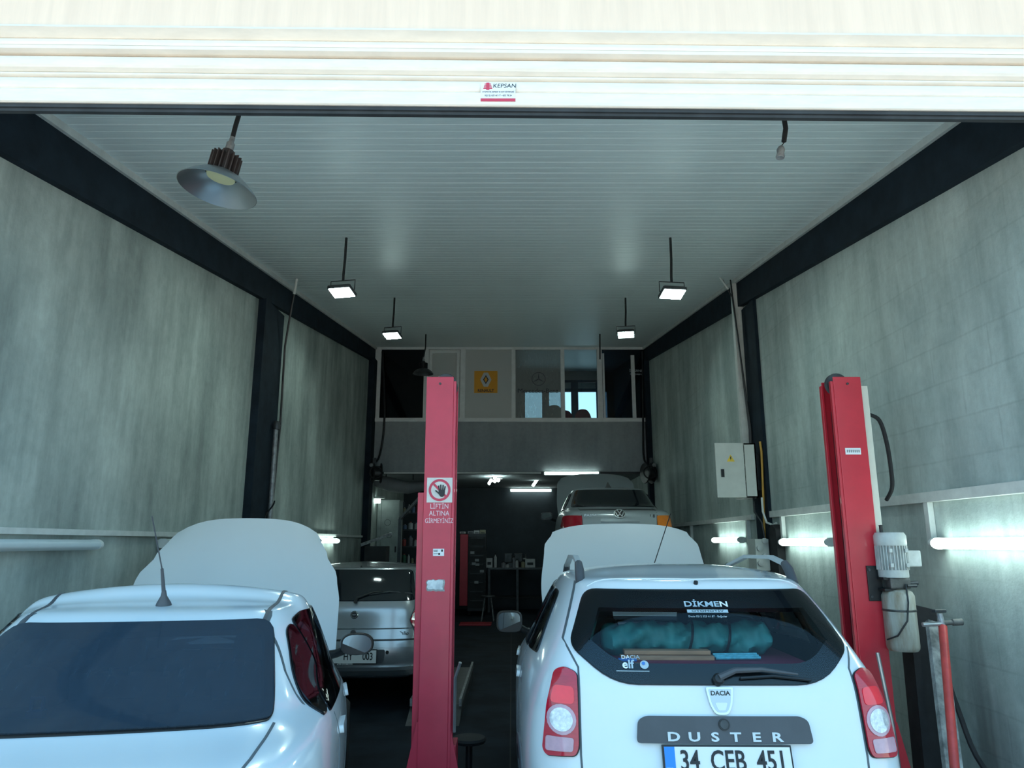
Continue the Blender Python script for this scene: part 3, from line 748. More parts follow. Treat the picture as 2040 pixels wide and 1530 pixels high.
    for sd in (-1, 1): door_mirror(t, (sd*1.0, 2.48, 1.16), sd, 'white_paint' if sd > 0 else 'black', .095, .078, sq=1.9)
    hood(t, 'white_paint', 3.02, 1.08, .96, R(62), [(0, .71), (.35, .735), (.8, .70), (1, .62)], camber=.035, curl=.05)
    c.panel('engine_bay', rounded([(-.6, 3.2), (.6, 3.2), (.55, 3.95), (-.55, 3.95)], .1), 'top', 'black_matte', .004)
    MB().tube([(.55, 3.9, .95), (.62, 3.3, 1.6)], .006, 6).build('hood_prop', 'steel', t)
    c.finish([.78, 3.45], .335, arch='grey_trim')
    # cabin
    seat(t, -.66, .66, 1.30, .55, 1.10, .16, heads=(-.42, .42))
    seat(t, -.60, -.10, 2.25, .55, 1.12, .16, heads=(-.35,)); seat(t, .10, .60, 2.25, .55, 1.12, .16, heads=(.35,))
    MB().prism(rounded([(.17, 1.16), (.32, 1.19), (1.0, 1.19), (1.0, 1.165), (.30, 1.15), (.17, 1.10)], .01), 'yz', -.50, .50).build('parcel_shelf', 'maroon', t)
    MB().prism(rounded([(.16, .7), (.20, .7), (.24, 1.12), (.20, 1.16)], .01), 'yz', -.44, .44).build('tailgate_lining', 'maroon', t)
    MB().lathe([(0, 0), (.05, 0), (.055, .006), (0, .008)], (-.33, .26, 1.185), 24).build('speaker_cover', 'tan', t, smooth=True)
    MB().tube([(-.30, 1.9, 1.40), (-.30, 1.9, 1.44), (-.18, 1.9, 1.44)], .03, 8).build('rear_view_mirror', 'black', t)
    # goods lying on the shelf are things of their own
    wm = Matrix.Translation((.935, 3.42, 0))@Matrix.Rotation(R(-1.0), 4, 'Z')
    m = MB(); n = 26; k = 70; random.seed(3)
    for i in range(k+1):
        u = -1+2*i/k; e = min(1, (1-abs(u))*9)**.5 if abs(u) > .89 else 1
        for j in range(n):
            a = 2*math.pi*j/n
            r = .074*(.45+.55*e)*(1+.10*math.sin(7*u+2*a)+.10*math.sin(23*u+3*a)+.08*math.sin(5*a+11*u)+.05*math.sin(41*u-2*a))
            if abs(u-.02) < .03 or abs(u-.45) < .03: r *= .90
            m.v.append(wm@Vector((-.04+.44*u, .58+r*math.cos(a)*1.2, 1.275+r*math.sin(a)+.008*math.sin(9*u))))
    for i in range(k):
        for j in range(n): m.f.append((i*n+j, i*n+(j+1) % n, (i+1)*n+(j+1) % n, (i+1)*n+j))
    m.f += [tuple(range(n)), tuple(k*n+j for j in range(n))]
    rl = m.build('tarp_roll', 'tarp', None, smooth=True)
    tag(rl, 'rolled up green tarpaulin lying behind the rear window of the white off-roader', 'tarpaulin')
    for x in (-.03, .16):
        MB().tube([wm@Vector((x+.02*math.sin(a), .58+.094*1.2*math.cos(a), 1.275+.088*math.sin(a))) for a in [2*math.pi*j/20 for j in range(21)]], .007, 6).build('strap', 'black', rl)
    for z, x0, x1, y in ((1.191, -.40, .06, .42), (1.213, -.38, .05, .45)):
        o = MB().box(x0, x1, y-.035, y+.035, z, z+.02).xf(wm).build('wooden_slat', 'wood', None, bevel=.003)
        tag(o, ('upper' if z > 1.2 else 'lower')+' brown wooden slat stacked below the green tarpaulin roll', 'wood')
    for i in range(3):
        o = MB().tube([wm@Vector((.07, .40+.03*i, 1.200+.004*i)), wm@Vector((.29, .40+.03*i, 1.203+.004*i))], .0075, 8).build('striped_rod', 'cyan_item', None)
        tag(o, ['nearest', 'middle', 'farthest'][i]+' of three striped turquoise rods in front of the green roll', 'rod', 'striped rods on the parcel shelf')
    o = MB().box(-.42, -.33, .34, .37, 1.192, 1.205).xf(wm).build('blue_pen_case', 'blue_item', None, bevel=.004)
    tag(o, 'small blue case beside the wooden slats behind the rear window', 'case')
duster()

# ------------------------------------------------------------------ white saloon
def saloon():
    t = thing('saloon_car', 'white saloon with tinted rear window, roof antenna and raised hood at the left wall', 'car', (-1.40, 2.12, 0), R(10.5), local=True)
    c = Car(t, 'white_paint', [
        dict(yr=.12, yf=4.35, w=(.72, .78, .66), z=(.26, .22, .24)),
        dict(yr=.0, yf=4.50, w=(.83, .87, .78), z=(.36, .32, .36), bow=.12, cr=.22, cf=.32),
        dict(yr=-.02, yf=4.52, w=(.86, .885, .80), z=(.66, .62, .58), bow=.12, cr=.25, cf=.36),
        dict(yr=.05, yf=4.38, w=(.84, .88, .76), z=(.92, .86, .76), bow=.12, cr=.26, cf=.45),
        dict(yr=.10, yf=4.20, w=(.80, .865, .72), z=(1.03, .98, .86), bow=.11, cr=.26, cf=.5),
        dict(yr=.34, yf=3.50, w=(.76, .835, .70), z=(1.065, 1.05, .97), bow=.07, cr=.30, cf=.4, sq=.9),
        dict(yr=.72, yf=3.02, w=(.72, .80, .68), z=(1.09, 1.11, 1.06), bow=.05, cr=.34, cf=.3, sq=.9),
        dict(yr=1.02, yf=2.62, w=(.67, .72, .62), z=(1.29, 1.34, 1.26), bow=.05, cr=.32, cf=.2, sq=.9),
        dict(yr=1.30, yf=2.36, w=(.62, .65, .57), z=(1.435, 1.475, 1.42), bow=.05, cr=.26, cf=.18, sq=.9),
        dict(yr=1.38, yf=2.28, w=(.585, .61, .535), z=(1.462, 1.505, 1.452), bow=.05, cr=.22, cf=.16, sq=.9),
    ], crown=.055, sub=4)
    rw = rounded([(-.545, 1.415), (.545, 1.415), (.635, 1.10), (-.635, 1.10)], [.07, .07, .02, .02], 4)
    c.window('rear_window', rw, 'rear', 'auto_dusty', border=.035)
    c.window('windshield', rounded([(-.58, 1.06), (.58, 1.06), (.46, 1.40), (-.46, 1.40)], .06), 'front', 'auto_glass', border=.05)
    for sd in (1, -1):
        c.window('side_window', rounded([(1.00, 1.05), (1.13, 1.05), (1.42, 1.20), (1.44, 1.39), (1.34, 1.365), (1.15, 1.22)], .05), 'side', 'auto_tint', sd, border=.025)
        c.window('side_window', rounded([(1.14, 1.04), (2.045, 1.03), (2.045, 1.43), (1.62, 1.425), (1.452, 1.397), (1.43, 1.20)], .04), 'side', 'auto_tint', sd, border=.03)
        c.window('side_window', rounded([(2.055, 1.03), (3.02, 1.02), (2.66, 1.34), (2.42, 1.42), (2.055, 1.43)], .04), 'side', 'auto_tint', sd, border=.03)
        c.strip('door_seam', [(1.42, 1.445), (1.28, 1.39), (1.10, 1.22), (1.02, 1.10)], .009, 'side', 'seam', side=sd)
        c.strip('door_seam', [(1.24, 1.02), (1.30, .90), (1.06, .60), (1.20, .36)], .008, 'side', 'seam', side=sd)
        for y in (2.06, 3.10): c.strip('door_seam', [(y, 1.01), (y+.02, .36)], .008, 'side', 'seam', side=sd)
        for y in (1.36, 2.22): c.panel('door_handle', rounded([(y, .90), (y+.20, .905), (y+.20, .94), (y, .935)], .015), 'side', 'white_paint', .016, sd, skirt=.02)
        c.strip('roof_channel', [(sd*.505, 1.285), (sd*.51, 1.40), (sd*.525, 1.60), (sd*.54, 1.85), (sd*.53, 2.15), (sd*.49, 2.42)], .016, 'top', 'grey_trim', .003)
        c.strip('boot_seam', [(sd*.645, .74), (sd*.635, .60), (sd*.615, .40), (sd*.59, .26)], .01, 'top', 'seam'); c.strip('boot_seam', [(sd*.585, .96), (sd*.57, .80)], .01, 'rear', 'seam')
        lt = c.panel('tail_light', rounded([(sd*x, z) for x, z in [(.56, .98), (.80, 1.0), (.82, .82), (.58, .80)]], .03), 'rear', 'red_lens', .012)
        door_mirror(t, (sd*.905, 2.86, 1.10), sd, 'black', .105, .068, sq=1.25)
    c.strip('boot_seam', [(-.60, .78), (.60, .78)], .01, 'rear', 'seam')
    c.panel('boot_handle_trim', rounded([(-.25, .90), (.25, .90), (.25, .93), (-.25, .93)], .01), 'rear', 'chrome', .015)
    h, n = c.hit((0, .72), 'rear'); plate(t, h+n*.02, n, (1, 0, 0), n.cross(Vector((1, 0, 0))), .52, .112, [], .1, [])
    hh, nn = c.hit((.02, 1.50), 'top')
    an = MB().lathe([(.038, -.006), (.032, .012), (.014, .045), (.010, .07), (0, .072)], hh, 16, (0, -.25, 1)).build('antenna', 'grey_trim', t, smooth=True)
    MB().tube([hh+Vector((0, -.012, .05)), hh+Vector((-.01, -.05, .17))], [.010, .007], 8).tube([hh+Vector((-.01, -.05, .17)), hh+Vector((-.045, -.17, .41))], [.0035, .003], 6).build('antenna_rod', 'grey_trim', an, smooth=True)
    hood(t, 'white_paint', 3.28, .98, 1.16, R(56), [(0, .75), (.36, .75), (.56, .72), (.76, .63), (.90, .575), (1, .53)], camber=.05, curl=.06, edge=.09)
    c.panel('engine_bay', rounded([(-.6, 3.5), (.6, 3.5), (.5, 4.2), (-.5, 4.2)], .1), 'top', 'black_matte', .004)
    MB().tube([(.5, 4.2, .85), (.45, 3.75, 1.5)], .006, 6).build('hood_prop', 'steel', t)
    c.finish([.95, 3.62], .31)
    seat(t, -.66, .66, 1.45, .5, 1.02, .16, heads=(-.42, .42))
    seat(t, -.60, -.10, 2.35, .5, 1.06, .18, heads=(-.35,)); seat(t, .10, .60, 2.35, .5, 1.06, .18, heads=(.35,))
    MB().prism([(.78, 1.08), (1.40, 1.08), (1.40, 1.05), (.78, 1.05)], 'yz', -.60, .60).build('parcel_shelf', 'cloth_dark', t)
    wm = Matrix.Translation((-1.40, 2.12, 0))@Matrix.Rotation(R(10.5), 4, 'Z')
    o = MB().box(-.30, -.24, .95, .99, 1.081, 1.125).box(-.295, -.285, .965, .975, 1.125, 1.165).box(-.255, -.245, .965, .975, 1.125, 1.165).box(-.295, -.245, .965, .975, 1.165, 1.175).xf(wm).build('blue_padlock', 'blue_item')
    tag(o, 'small blue padlock shape on the parcel shelf of the left white saloon', 'padlock')
saloon()

# ------------------------------------------------------------------ silver hatchback
def hatch():
    P = (-1.73, 8.3, 0)
    t = thing('hatchback_car', 'silver hatchback with rear wiper standing behind the left red lift column', 'car', P, R(1.5), local=True)
    c = Car(t, 'silver_paint', [
        dict(yr=.12, yf=3.70, w=(.70, .74, .64), z=(.30, .24, .26)),
        dict(yr=-.02, yf=3.80, w=(.80, .81, .76), z=(.42, .36, .38), bow=.10, cr=.18),
        dict(yr=-.03, yf=3.82, w=(.815, .825, .78), z=(.66, .62, .60), bow=.10, cr=.2),
        dict(yr=.03, yf=3.74, w=(.80, .82, .76), z=(.82, .82, .74), bow=.09, cr=.2, cf=.3),
        dict(yr=.05, yf=3.60, w=(.77, .81, .72), z=(1.02, .96, .86), bow=.08, cr=.2, cf=.4),
        dict(yr=.08, yf=2.85, w=(.74, .78, .68), z=(1.10, 1.04, .98), bow=.07, cr=.2, cf=.3),
        dict(yr=.17, yf=2.45, w=(.68, .70, .62), z=(1.28, 1.27, 1.22), bow=.06, cr=.18, cf=.2),
        dict(yr=.28, yf=2.10, w=(.62, .63, .56), z=(1.455, 1.46, 1.42), bow=.05, cr=.16, cf=.16),
        dict(yr=.33, yf=2.02, w=(.58, .585, .52), z=(1.487, 1.495, 1.455), bow=.05, cr=.16, cf=.16),
    ], crown=.04, sub=2)
    c.window('rear_window', rounded([(-.585, 1.455), (.585, 1.455), (.655, 1.125), (-.655, 1.125)], .05), 'rear', 'glass_black', see=False)
    for sd in (1, -1):
        c.window('side_window', rounded([(.55, 1.06), (1.30, 1.05), (1.30, 1.42), (.72, 1.40)], .05), 'side', 'glass_black', sd, see=False)
        c.window('side_window', rounded([(1.38, 1.05), (2.55, 1.03), (2.12, 1.38), (1.38, 1.42)], .05), 'side', 'glass_black', sd, see=False)
        lt = c.panel('tail_light', rounded([(sd*x, z) for x, z in [(.66, 1.06), (.77, 1.07), (.80, .76), (.70, .76), (.60, .92)]], .02), 'rear', 'red_lens', .01)
        c.panel('indicator_lens', rounded([(sd*x, z) for x, z in [(.655, 1.05), (.77, 1.05), (.775, 1.01), (.645, 1.01)]], .01), 'rear', 'orange_lens', .013, skirt=.004, parent=lt)
        c.panel('reverse_lens', rounded([(sd*x, z) for x, z in [(.64, 1.0), (.77, 1.0), (.78, .92), (.61, .92)]], .01), 'rear', 'clear_lens', .013, skirt=.004, parent=lt)
        c.strip('tailgate_seam', [(sd*.66, 1.10), (sd*.60, .92), (sd*.69, .74)], .012, 'rear', 'seam')
        door_mirror(t, (sd*.90, 2.3, 1.05), sd, 'black', .09, .06)
    c.strip('tailgate_crease', [(-.66, .84), (.66, .84)], .012, 'rear', 'seam', .001)
    c.strip('tailgate_seam', [(-.70, .725), (.70, .725)], .018, 'rear', 'black')
    c.strip('bumper_crease', [(-.74, .66), (.74, .66)], .02, 'rear', 'silver_paint', .02, th=.03)
    c.strip('bumper_lip', [(-.74, .44), (.74, .44)], .035, 'rear', 'silver_paint', .025, th=.04)
    c.panel('plate_recess', rounded([(-.34, .49), (.34, .49), (.36, .63), (-.36, .63)], .03), 'rear', 'grey_trim', .004)
    h, n = c.hit((0, .985), 'rear'); b = MB().lathe([(0, .010), (.035, .010), (.042, .004)], h, 24, n).build('brand_badge', 'chrome', t, smooth=True)
    MB().lathe([(.030, .0095), (.030, .0125), (0, .0125)], h, 24, n).build('badge_face', 'ink', b)
    rt = Matrix((Vector((1, 0, 0)), n.cross(Vector((1, 0, 0))), n)).transposed()
    text('badge_text', 'FIAT', .022, 'silver_letter', b, h+n*.013, rt, ext=.0006, sx=.9)
    h, n = c.hit((0, .80), 'rear'); MB().lathe([(0, .012), (.028, .012), (.032, 0)], h, 18, n).build('tailgate_lock', 'dark_steel', t, smooth=True)
    h, n = c.hit((.54, .79), 'rear'); text('model_lettering', 'Palio', .055, 'ink', t, h+n*.004, (R(90), 0, 0), ext=.002, sx=1.1, shear=.2)
    h, n = c.hit((0, .565), 'rear')
    pl = plate(t, h+n*.03, Vector((0, -1, 0)), (1, 0, 0), (0, 0, 1), .54, .13, ['HY', '003'], .105, [-.03, .18], tsx=.72)
    text('plate_frame_text', 'ATIF OTOMOTIV', .022, 'white_print', pl, h+n*.03+Vector((-.06, -.004, -.075)), (R(90), 0, 0), ext=.001, bold=.0005)
    MB().lathe([(0, .004), (.018, .004), (.02, 0)], c.hit((.38, .60), 'rear')[0], 12, (0, -1, 0)).build('sensor', 'black', t)
    p = []
    for x, z in ((-.0, 1.10), (.02, 1.15), (.18, 1.205), (.30, 1.215)): q, nn = c.hit((x, z), 'rear'); p.append(q+nn*.03)
    wp = MB().tube(p, [.022, .012, .009, .006], 8).build('rear_wiper', 'black', t, smooth=True)
    p = []
    for x, z in ((.14, 1.185), (.36, 1.215), (.60, 1.19)): q, nn = c.hit((x, z), 'rear'); p.append(q+nn*.018)
    MB().tube(p, .010, 6).build('wiper_blade', 'dark_steel', wp)
    h, n = c.hit((0, 1.485), 'rear'); MB().lathe([(.016, 0), (.0, .02)], h, 10, n).build('washer_nozzle', 'black', t)
    c.finish([.62, 3.0], .29, lining=False)
hatch()

# ------------------------------------------------------------------ pale saloon on the rear lift
def lifted():
    P = (1.56, 10.65, 1.18)
    t = thing('lifted_saloon', 'pale silver saloon raised on a lift behind the white off-roader', 'car', P, R(-1), local=True)
    c = Car(t, 'pale_paint', [
        dict(yr=.12, yf=4.35, w=(.72, .76, .66), z=(.26, .22, .24)),
        dict(yr=.0, yf=4.45, w=(.82, .84, .78), z=(.36, .32, .36), bow=.10, cr=.2),
        dict(yr=-.02, yf=4.47, w=(.84, .855, .80), z=(.62, .60, .58), bow=.10, cr=.22),
        dict(yr=.02, yf=4.36, w=(.83, .85, .77), z=(.86, .84, .74), bow=.10, cr=.22, cf=.3),
        dict(yr=.05, yf=4.2, w=(.80, .84, .74), z=(1.02, .97, .84), bow=.09, cr=.22, cf=.4),
        dict(yr=.25, yf=3.35, w=(.76, .81, .70), z=(1.065, 1.03, .96), bow=.09, cr=.25, cf=.3),
        dict(yr=.62, yf=2.95, w=(.70, .77, .66), z=(1.085, 1.09, 1.03), bow=.08, cr=.28, cf=.3),
        dict(yr=.86, yf=2.55, w=(.63, .68, .60), z=(1.26, 1.28, 1.22), bow=.07, cr=.25, cf=.2),
        dict(yr=1.08, yf=2.25, w=(.57, .60, .54), z=(1.415, 1.42, 1.38), bow=.05, cr=.2, cf=.16),
        dict(yr=1.14, yf=2.2, w=(.53, .55, .50), z=(1.44, 1.45, 1.41), bow=.05, cr=.18, cf=.16),
    ], crown=.035, sub=2)
    c.window('rear_window', rounded([(-.555, 1.405), (.555, 1.405), (.66, 1.115), (-.66, 1.115)], .04), 'rear', 'glass_black', see=False)
    for sd in (1, -1):
        c.window('side_window', rounded([(1.15, 1.08), (1.95, 1.06), (1.95, 1.37), (1.35, 1.36)], .05), 'side', 'glass_black', sd, see=False)
        c.window('side_window', rounded([(2.03, 1.06), (2.95, 1.04), (2.5, 1.33), (2.03, 1.37)], .05), 'side', 'glass_black', sd, see=False)
        lt = c.panel('tail_light', rounded([(sd*x, z) for x, z in [(.54, .96), (.80, .97), (.83, .80), (.54, .78)]], .02), 'rear', 'red_lens' if sd < 0 else 'orange_lens', .012)
        c.strip('boot_seam', [(sd*.56, 1.09), (sd*.53, .76)], .012, 'rear', 'seam')
        c.strip('chrome_sill', [(1.0, 1.045), (3.0, 1.02)], .02, 'side', 'chrome', .006, sd)
        door_mirror(t, (sd*.98, 2.75, 1.05), sd, 'black', .10, .065, sq=1.8)
    c.strip('boot_edge', [(-.56, 1.055), (.56, 1.055)], .014, 'rear', 'black', .003)
    h, n = c.hit((0, .985), 'rear'); rt = Matrix((Vector((1, 0, 0)), n.cross(Vector((1, 0, 0))), n)).transposed(); mm = Matrix.Translation(h+n*.006)@rt.to_4x4()
    b = MB().ring(Vector((0, 0, 0)), .085, .012, (0, 0, 1), .008).xf(mm).build('brand_badge', 'chrome', t)
    MB().lathe([(.074, .0), (.074, .003), (0, .003)], (0, 0, 0), 24).xf(mm).build('badge_face', 'ink', b)
    lg = MB()
    for a, q in (((-.034, .064), (-.0, .008)), ((.034, .064), (.0, .008)), ((-.062, .036), (-.03, -.056)), ((.062, .036), (.03, -.056)), ((-.03, -.056), (0, .0)), ((.03, -.056), (0, .0))):
        lg.bar((*a, .005), (*q, .005), .013, .005)
    lg.xf(mm).build('badge_letters', 'chrome', b)
    h, n = c.hit((-.40, .965), 'rear'); text('model_lettering', 'PASSAT', .052, 'silver_letter', t, h+n*.004, (R(90), 0, 0), ext=.003, sx=1.3)
    h, n = c.hit((.47, .955), 'rear'); text('model_lettering', '1.8', .07, 'ink', t, h+n*.004, (R(90), 0, 0), ext=.003)
    c.panel('boot_handle_trim', rounded([(-.28, .87), (.28, .87), (.28, .91), (-.28, .91)], .01), 'rear', 'pale_paint', .03)
    h, n = c.hit((0, .75), 'rear'); plate(t, h+n*.02, n, (1, 0, 0), n.cross(Vector((1, 0, 0))), .52, .112, [], .1, [])
    hh, nn = c.hit((0, 1.42), 'top')
    MB().add([hh+Vector(p) for p in ((-.06, 0, -.02), (.06, 0, -.02), (.035, .16, 0), (-.035, .16, 0), (0, .05, .10), (0, .10, .10))], [(0, 1, 4), (0, 4, 5, 3), (1, 2, 5, 4), (2, 3, 5), (0, 3, 2, 1)]).build('roof_fin', 'black', t)
    hood(t, 'pale_paint', 3.25, .97, 1.05, R(62), [(0, .74), (.4, .76), (.85, .74), (1, .66)], camber=.05, curl=.06)
    c.finish([.85, 3.5], .30, lining=False)
lifted()
# ================================================================== lift columns
def column(name, label, x0, x1, yf, dep, ztop, inner, paint, loc):
    t = thing(name, label, 'lift column', (loc, yf+dep/2, 0))
    th = .012; xo = x0 if inner > 0 else x1; xi = x1 if inner > 0 else x0    # xi: open side of the channel
    MB().box(x0, x1, yf, yf+th, .02, ztop).build('front_plate', paint, t, bevel=.003)
    MB().box(x0, x1, yf+dep-th, yf+dep, .02, ztop).build('rear_plate', paint, t, bevel=.003)
    MB().box(min(xo, xo+inner*th), max(xo, xo+inner*th), yf+th, yf+dep-th, .02, ztop).build('outer_plate', paint, t)
    for y in (yf+.004, yf+dep-.034):
        MB().box(min(xi, xi+inner*.018), max(xi, xi+inner*.018), y, y+.030, .02, ztop-.03).build('channel_lip', paint, t, bevel=.003)
    MB().box(min(xo+inner*.03, xi-inner*.03), max(xo+inner*.03, xi-inner*.03), yf+.05, yf+dep-.05, .05, ztop-.22).build('slide_track', 'black', t)
    w = MB().lathe([(.0, -.02), (.075, -.02), (.08, -.012), (.07, 0), (.08, .012), (.075, .02), (0, .02)], ((x0+x1)/2+inner*.03, yf+dep/2, ztop-.035), 24, (0, 1, 0)).build('pulley', 'dark_steel', t, smooth=True)
    MB().lathe([(.0, 0), (.008, 0), (.008, -.008), (0, -.01)], ((x0+x1)/2+.0, yf, ztop-.05), 10, (0, 1, 0)).build('bolt', 'dark_steel', t)
    xc = (x0+x1)/2
    MB().box(x0-.16, x1+.16, yf-.06, yf+dep+.10, 0, .02).build('base_plate', paint, t)
    for sx in (-1, 1):
        xe = x0 if sx < 0 else x1
        MB().prism([(xe, .02), (xe+sx*.15, .02), (xe+sx*.14, .05), (xe+sx*.01, .66), (xe, .66)], 'xz', yf+.012, yf+.027).build('gusset', paint, t)
    cz = .35
    cr = MB().box(xi-.02 if inner > 0 else xi-.05, xi+.05 if inner > 0 else xi+.02, yf+.035, yf+dep+.01, .10, .52).build('carriage', paint, t, bevel=.005)
    # two swing arms with pads
    for dy in (-.55, .65):
        a = Vector((xi+inner*.07, yf+dep/2, .17)); b = Vector((xi+inner*.55, yf+dep/2+dy, .15))
        ar = MB().bar(a, b, .10, .06).build('swing_arm', 'dark_steel', cr, bevel=.004)
        MB().lathe([(.0, 0), (.035, 0), (.035, .05), (.065, .055), (.068, .075), (0, .078)], b+Vector((0, 0, .02)), 18).build('lift_pad', 'greasy', ar, smooth=True)
    MB().lathe([(0, 0), (.05, 0), (.05, .10), (.04, .11), (0, .112)], (xi+inner*.09, yf-.05, .02), 18).build('arm_pin', 'steel', t, smooth=True)
    MB().tube([(xi+inner*.04, yf+.02, .60), (xi+inner*.04, yf+.02, .92), (xi+inner*.075, yf-.03, 1.02)], .010, 8).build('lock_lever', 'steel', t, smooth=True)
    return t
PF = 4.9
tl = column('lift_column', 'red lift column carrying a no-entry hand sign and white warning words', -.588, -.402, PF, .22, 2.88, 1, 'lift_red', -.495)
MB().box(-.634, -.592, PF+.05, PF+.17, .02, 2.09).build('cable_cover', 'lift_red', tl, bevel=.004)
MB().lathe([(.0, -.012), (.085, -.012), (.09, 0), (.085, .012), (0, .012)], (-.47, PF+.12, 2.83), 24, (0, 1, 0)).build('pulley', 'dark_steel', tl, smooth=True)
# sign on the column
p0, p1 = at(851, 953, Y=PF), at(901, 1000, Y=PF)
cx, cz = (p0.x+p1.x)/2, (p0.z+p1.z)/2; sw = .085
s = MB().box(cx-sw, cx+sw, PF-.004, PF-.001, cz-.082, cz+.082).build('warning_sign', 'sign_white', tl); s['label'] = 'square prohibition sign with a black hand'
MB().ring((cx, PF-.0035, cz), .073, .016, (0, -1, 0), .002, 40).build('sign_ring', 'sign_red', s)
mb = MB(); mb.obox((cx, PF-.0052, cz), (.112, .0022, .015), Matrix.Rotation(R(45), 3, 'Y')); mb.build('sign_bar', 'sign_red', s)
hd = MB(); hx, hz = cx+.014, cz-.012
hd.prism(rounded([(hx-.020, hz+.014), (hx+.022, hz+.014), (hx+.020, hz-.022), (hx+.008, hz-.034), (hx-.008, hz-.032), (hx-.022, hz-.010)], .008), 'xz', PF-.0078, PF-.006)
hd.build('sign_hand', 'ink', s)
for dx, a, L in ((-.016, -10, .030), (-.005, -3, .036), (.007, 4, .034), (.018, 12, .026)):
    q = Matrix.Rotation(R(a), 3, 'Y'); MB().obox((hx+dx+math.sin(R(a))*L*.5, PF-.007, hz+.012+L*.5), (.0085, .0018, L), q).build('sign_finger', 'ink', s)
MB().obox((hx-.030, PF-.007, hz+.000), (.009, .0018, .030), Matrix.Rotation(R(-48), 3, 'Y')).build('sign_finger', 'ink', s)
for tx, v, sz in (('LİFTİN', 1009, .046), ('ALTINA', 1023, .046), ('GİRMEYİNİZ', 1038, .044)):
    q = at(873, v, Y=PF); text('painted_words', tx, sz, 'pink_print', tl, (cx+.0, PF-.001, q.z), ext=.0008, sx=.72 if len(tx) > 7 else .85)
q = at(871, 1100, Y=PF); lb = MB().box(cx-.035, cx+.038, PF-.003, PF-.001, q.z-.024, q.z+.022).build('small_label', 'white_print', tl, bevel=.0008)
for dx, dz, w_, h_ in ((-.018, .012, .028, .004), (-.018, .004, .026, .003), (-.016, -.010, .030, .003), (.024, .010, .012, .014), (.006, -.012, .012, .012)):
    MB().box(cx+dx-w_/2, cx+dx+w_/2, PF-.0036, PF-.0028, q.z+dz-h_/2, q.z+dz+h_/2).build('label_print', 'ink', lb)
q = at(867, 1166, Y=PF); pp = []
for i in range(22):
    a = 2*math.pi*i/22; r = random.uniform(.86, 1.05); k = max(abs(math.cos(a))/.062, abs(math.sin(a))/.038); pp.append((cx-.012+r*math.cos(a)/k, q.z+r*math.sin(a)/k))
tp = MB().prism(pp, 'xz', PF-.003, PF-.0005).build('torn_label', 'bare_metal', tl)
MB().prism([(cx-.012+(x-cx+.012)*.85-.003, q.z+(z-q.z)*.8+.004) for x, z in pp], 'xz', PF-.0045, PF-.002).build('torn_paper', 'torn_paper', tp)

tr = column('lift_column', 'bright red lift column by the right wall carrying a pump motor and oil tank', 2.215, 2.405, PF, .20, 2.88, -1, 'lift_red_bright', 2.31)
MB().box(2.408, 2.458, PF+.02, PF+.08, 1.6, 2.82).build('cable_duct', 'cream', tr, bevel=.004)
q = at(1700, 899, Y=PF); lb = MB().box(q.x-.055, q.x+.05, PF-.003, PF-.001, q.z-.022, q.z+.022).build('small_label', 'white_print', tr, bevel=.0008)
for i in range(7): MB().box(q.x-.045+.013*i, q.x-.037+.013*i, PF-.0038, PF-.0028, q.z-.008, q.z+.010).build('label_print', 'hydrant', lb)
# power unit
mc = at(1772, 1100, Y=PF-.02); mx, my = 2.462, PF-.05
bk = MB().box(2.31, 2.42, PF-.012, PF, at(1740, 1197, Y=PF).z, at(1740, 1127, Y=PF).z).build('pump_bracket', 'black', tr, bevel=.003)
zb = at(1740, 1160, Y=PF).z
MB().box(2.37, 2.50, PF-.10, PF-.005, zb-.05, zb-.035).box(2.37, 2.50, PF-.10, PF-.005, zb+.02, zb+.035).box(2.44, 2.455, PF-.10, PF-.005, zb-.05, zb+.035).build('bracket_arm', 'black', bk)
for dx, dz in ((-.04, .08), (-.04, -.09)): MB().lathe([(0, -.005), (.009, -.005), (.009, 0)], (2.365+dx, PF-.012, zb+dz), 8, (0, 1, 0)).build('bolt', 'dark_steel', bk)
z0, z1, z2, z3 = at(1772, 1150, Y=my).z, at(1772, 1135, Y=my).z, at(1772, 1087, Y=my).z, at(1772, 1061, Y=my).z
mo = MB().lathe([(.0, z0), (.088, z0), (.09, z0+.01), (.09, z1), (.078, z1), (.078, z2), (.094, z2), (.097, z2+.01), (.097, z3-.02), (.085, z3), (.0, z3)], (mx, my, 0), 32).build('pump_motor', 'motor_grey', tr, smooth=True)
for j in range(30):
    a = 2*math.pi*j/30; MB().obox((mx+.085*math.cos(a), my+.085*math.sin(a), (z1+z2)/2), (.022, .005, z2-z1), Matrix.Rotation(a, 3, 'Z')).build('cooling_fin', 'motor_grey', mo)
for a, zz in ((-2.1, .2), (-1.0, .2), (-2.1, .8), (-1.0, .8)): MB().box(mx+.098*math.cos(a)-.010, mx+.098*math.cos(a)+.010, my+.098*math.sin(a)-.012, my+.098*math.sin(a)+.01, z1+(z2-z1)*zz-.012, z1+(z2-z1)*zz+.012).build('motor_lug', 'motor_grey', mo, bevel=.002)
MB().box(mx+.075, mx+.165, my-.05, my+.05, z1+.02, z2-.03).build('terminal_box', 'motor_grey', mo, bevel=.008)
MB().lathe([(.012, 0), (.012, .05), (.016, .052), (0, .055)], (mx-.05, my, z3-.005), 10).build('oil_cap', 'black', mo)
zt = at(1782, 1172, Y=my).z; zl = at(1782, 1296, Y=my).z
vb = MB().box(mx-.06, mx+.07, my-.07, my+.07, zt, z0).build('valve_block', 'greasy', tr, bevel=.01)
MB().tube([(mx+.05, my-.03, zt+.03), (mx+.13, my-.035, zt+.035)], .014, 8).tube([(mx+.04, my-.075, zt+.02), (mx+.10, my-.075, zt+.02)], .010, 8).build('valve', 'dark_steel', vb, smooth=True)
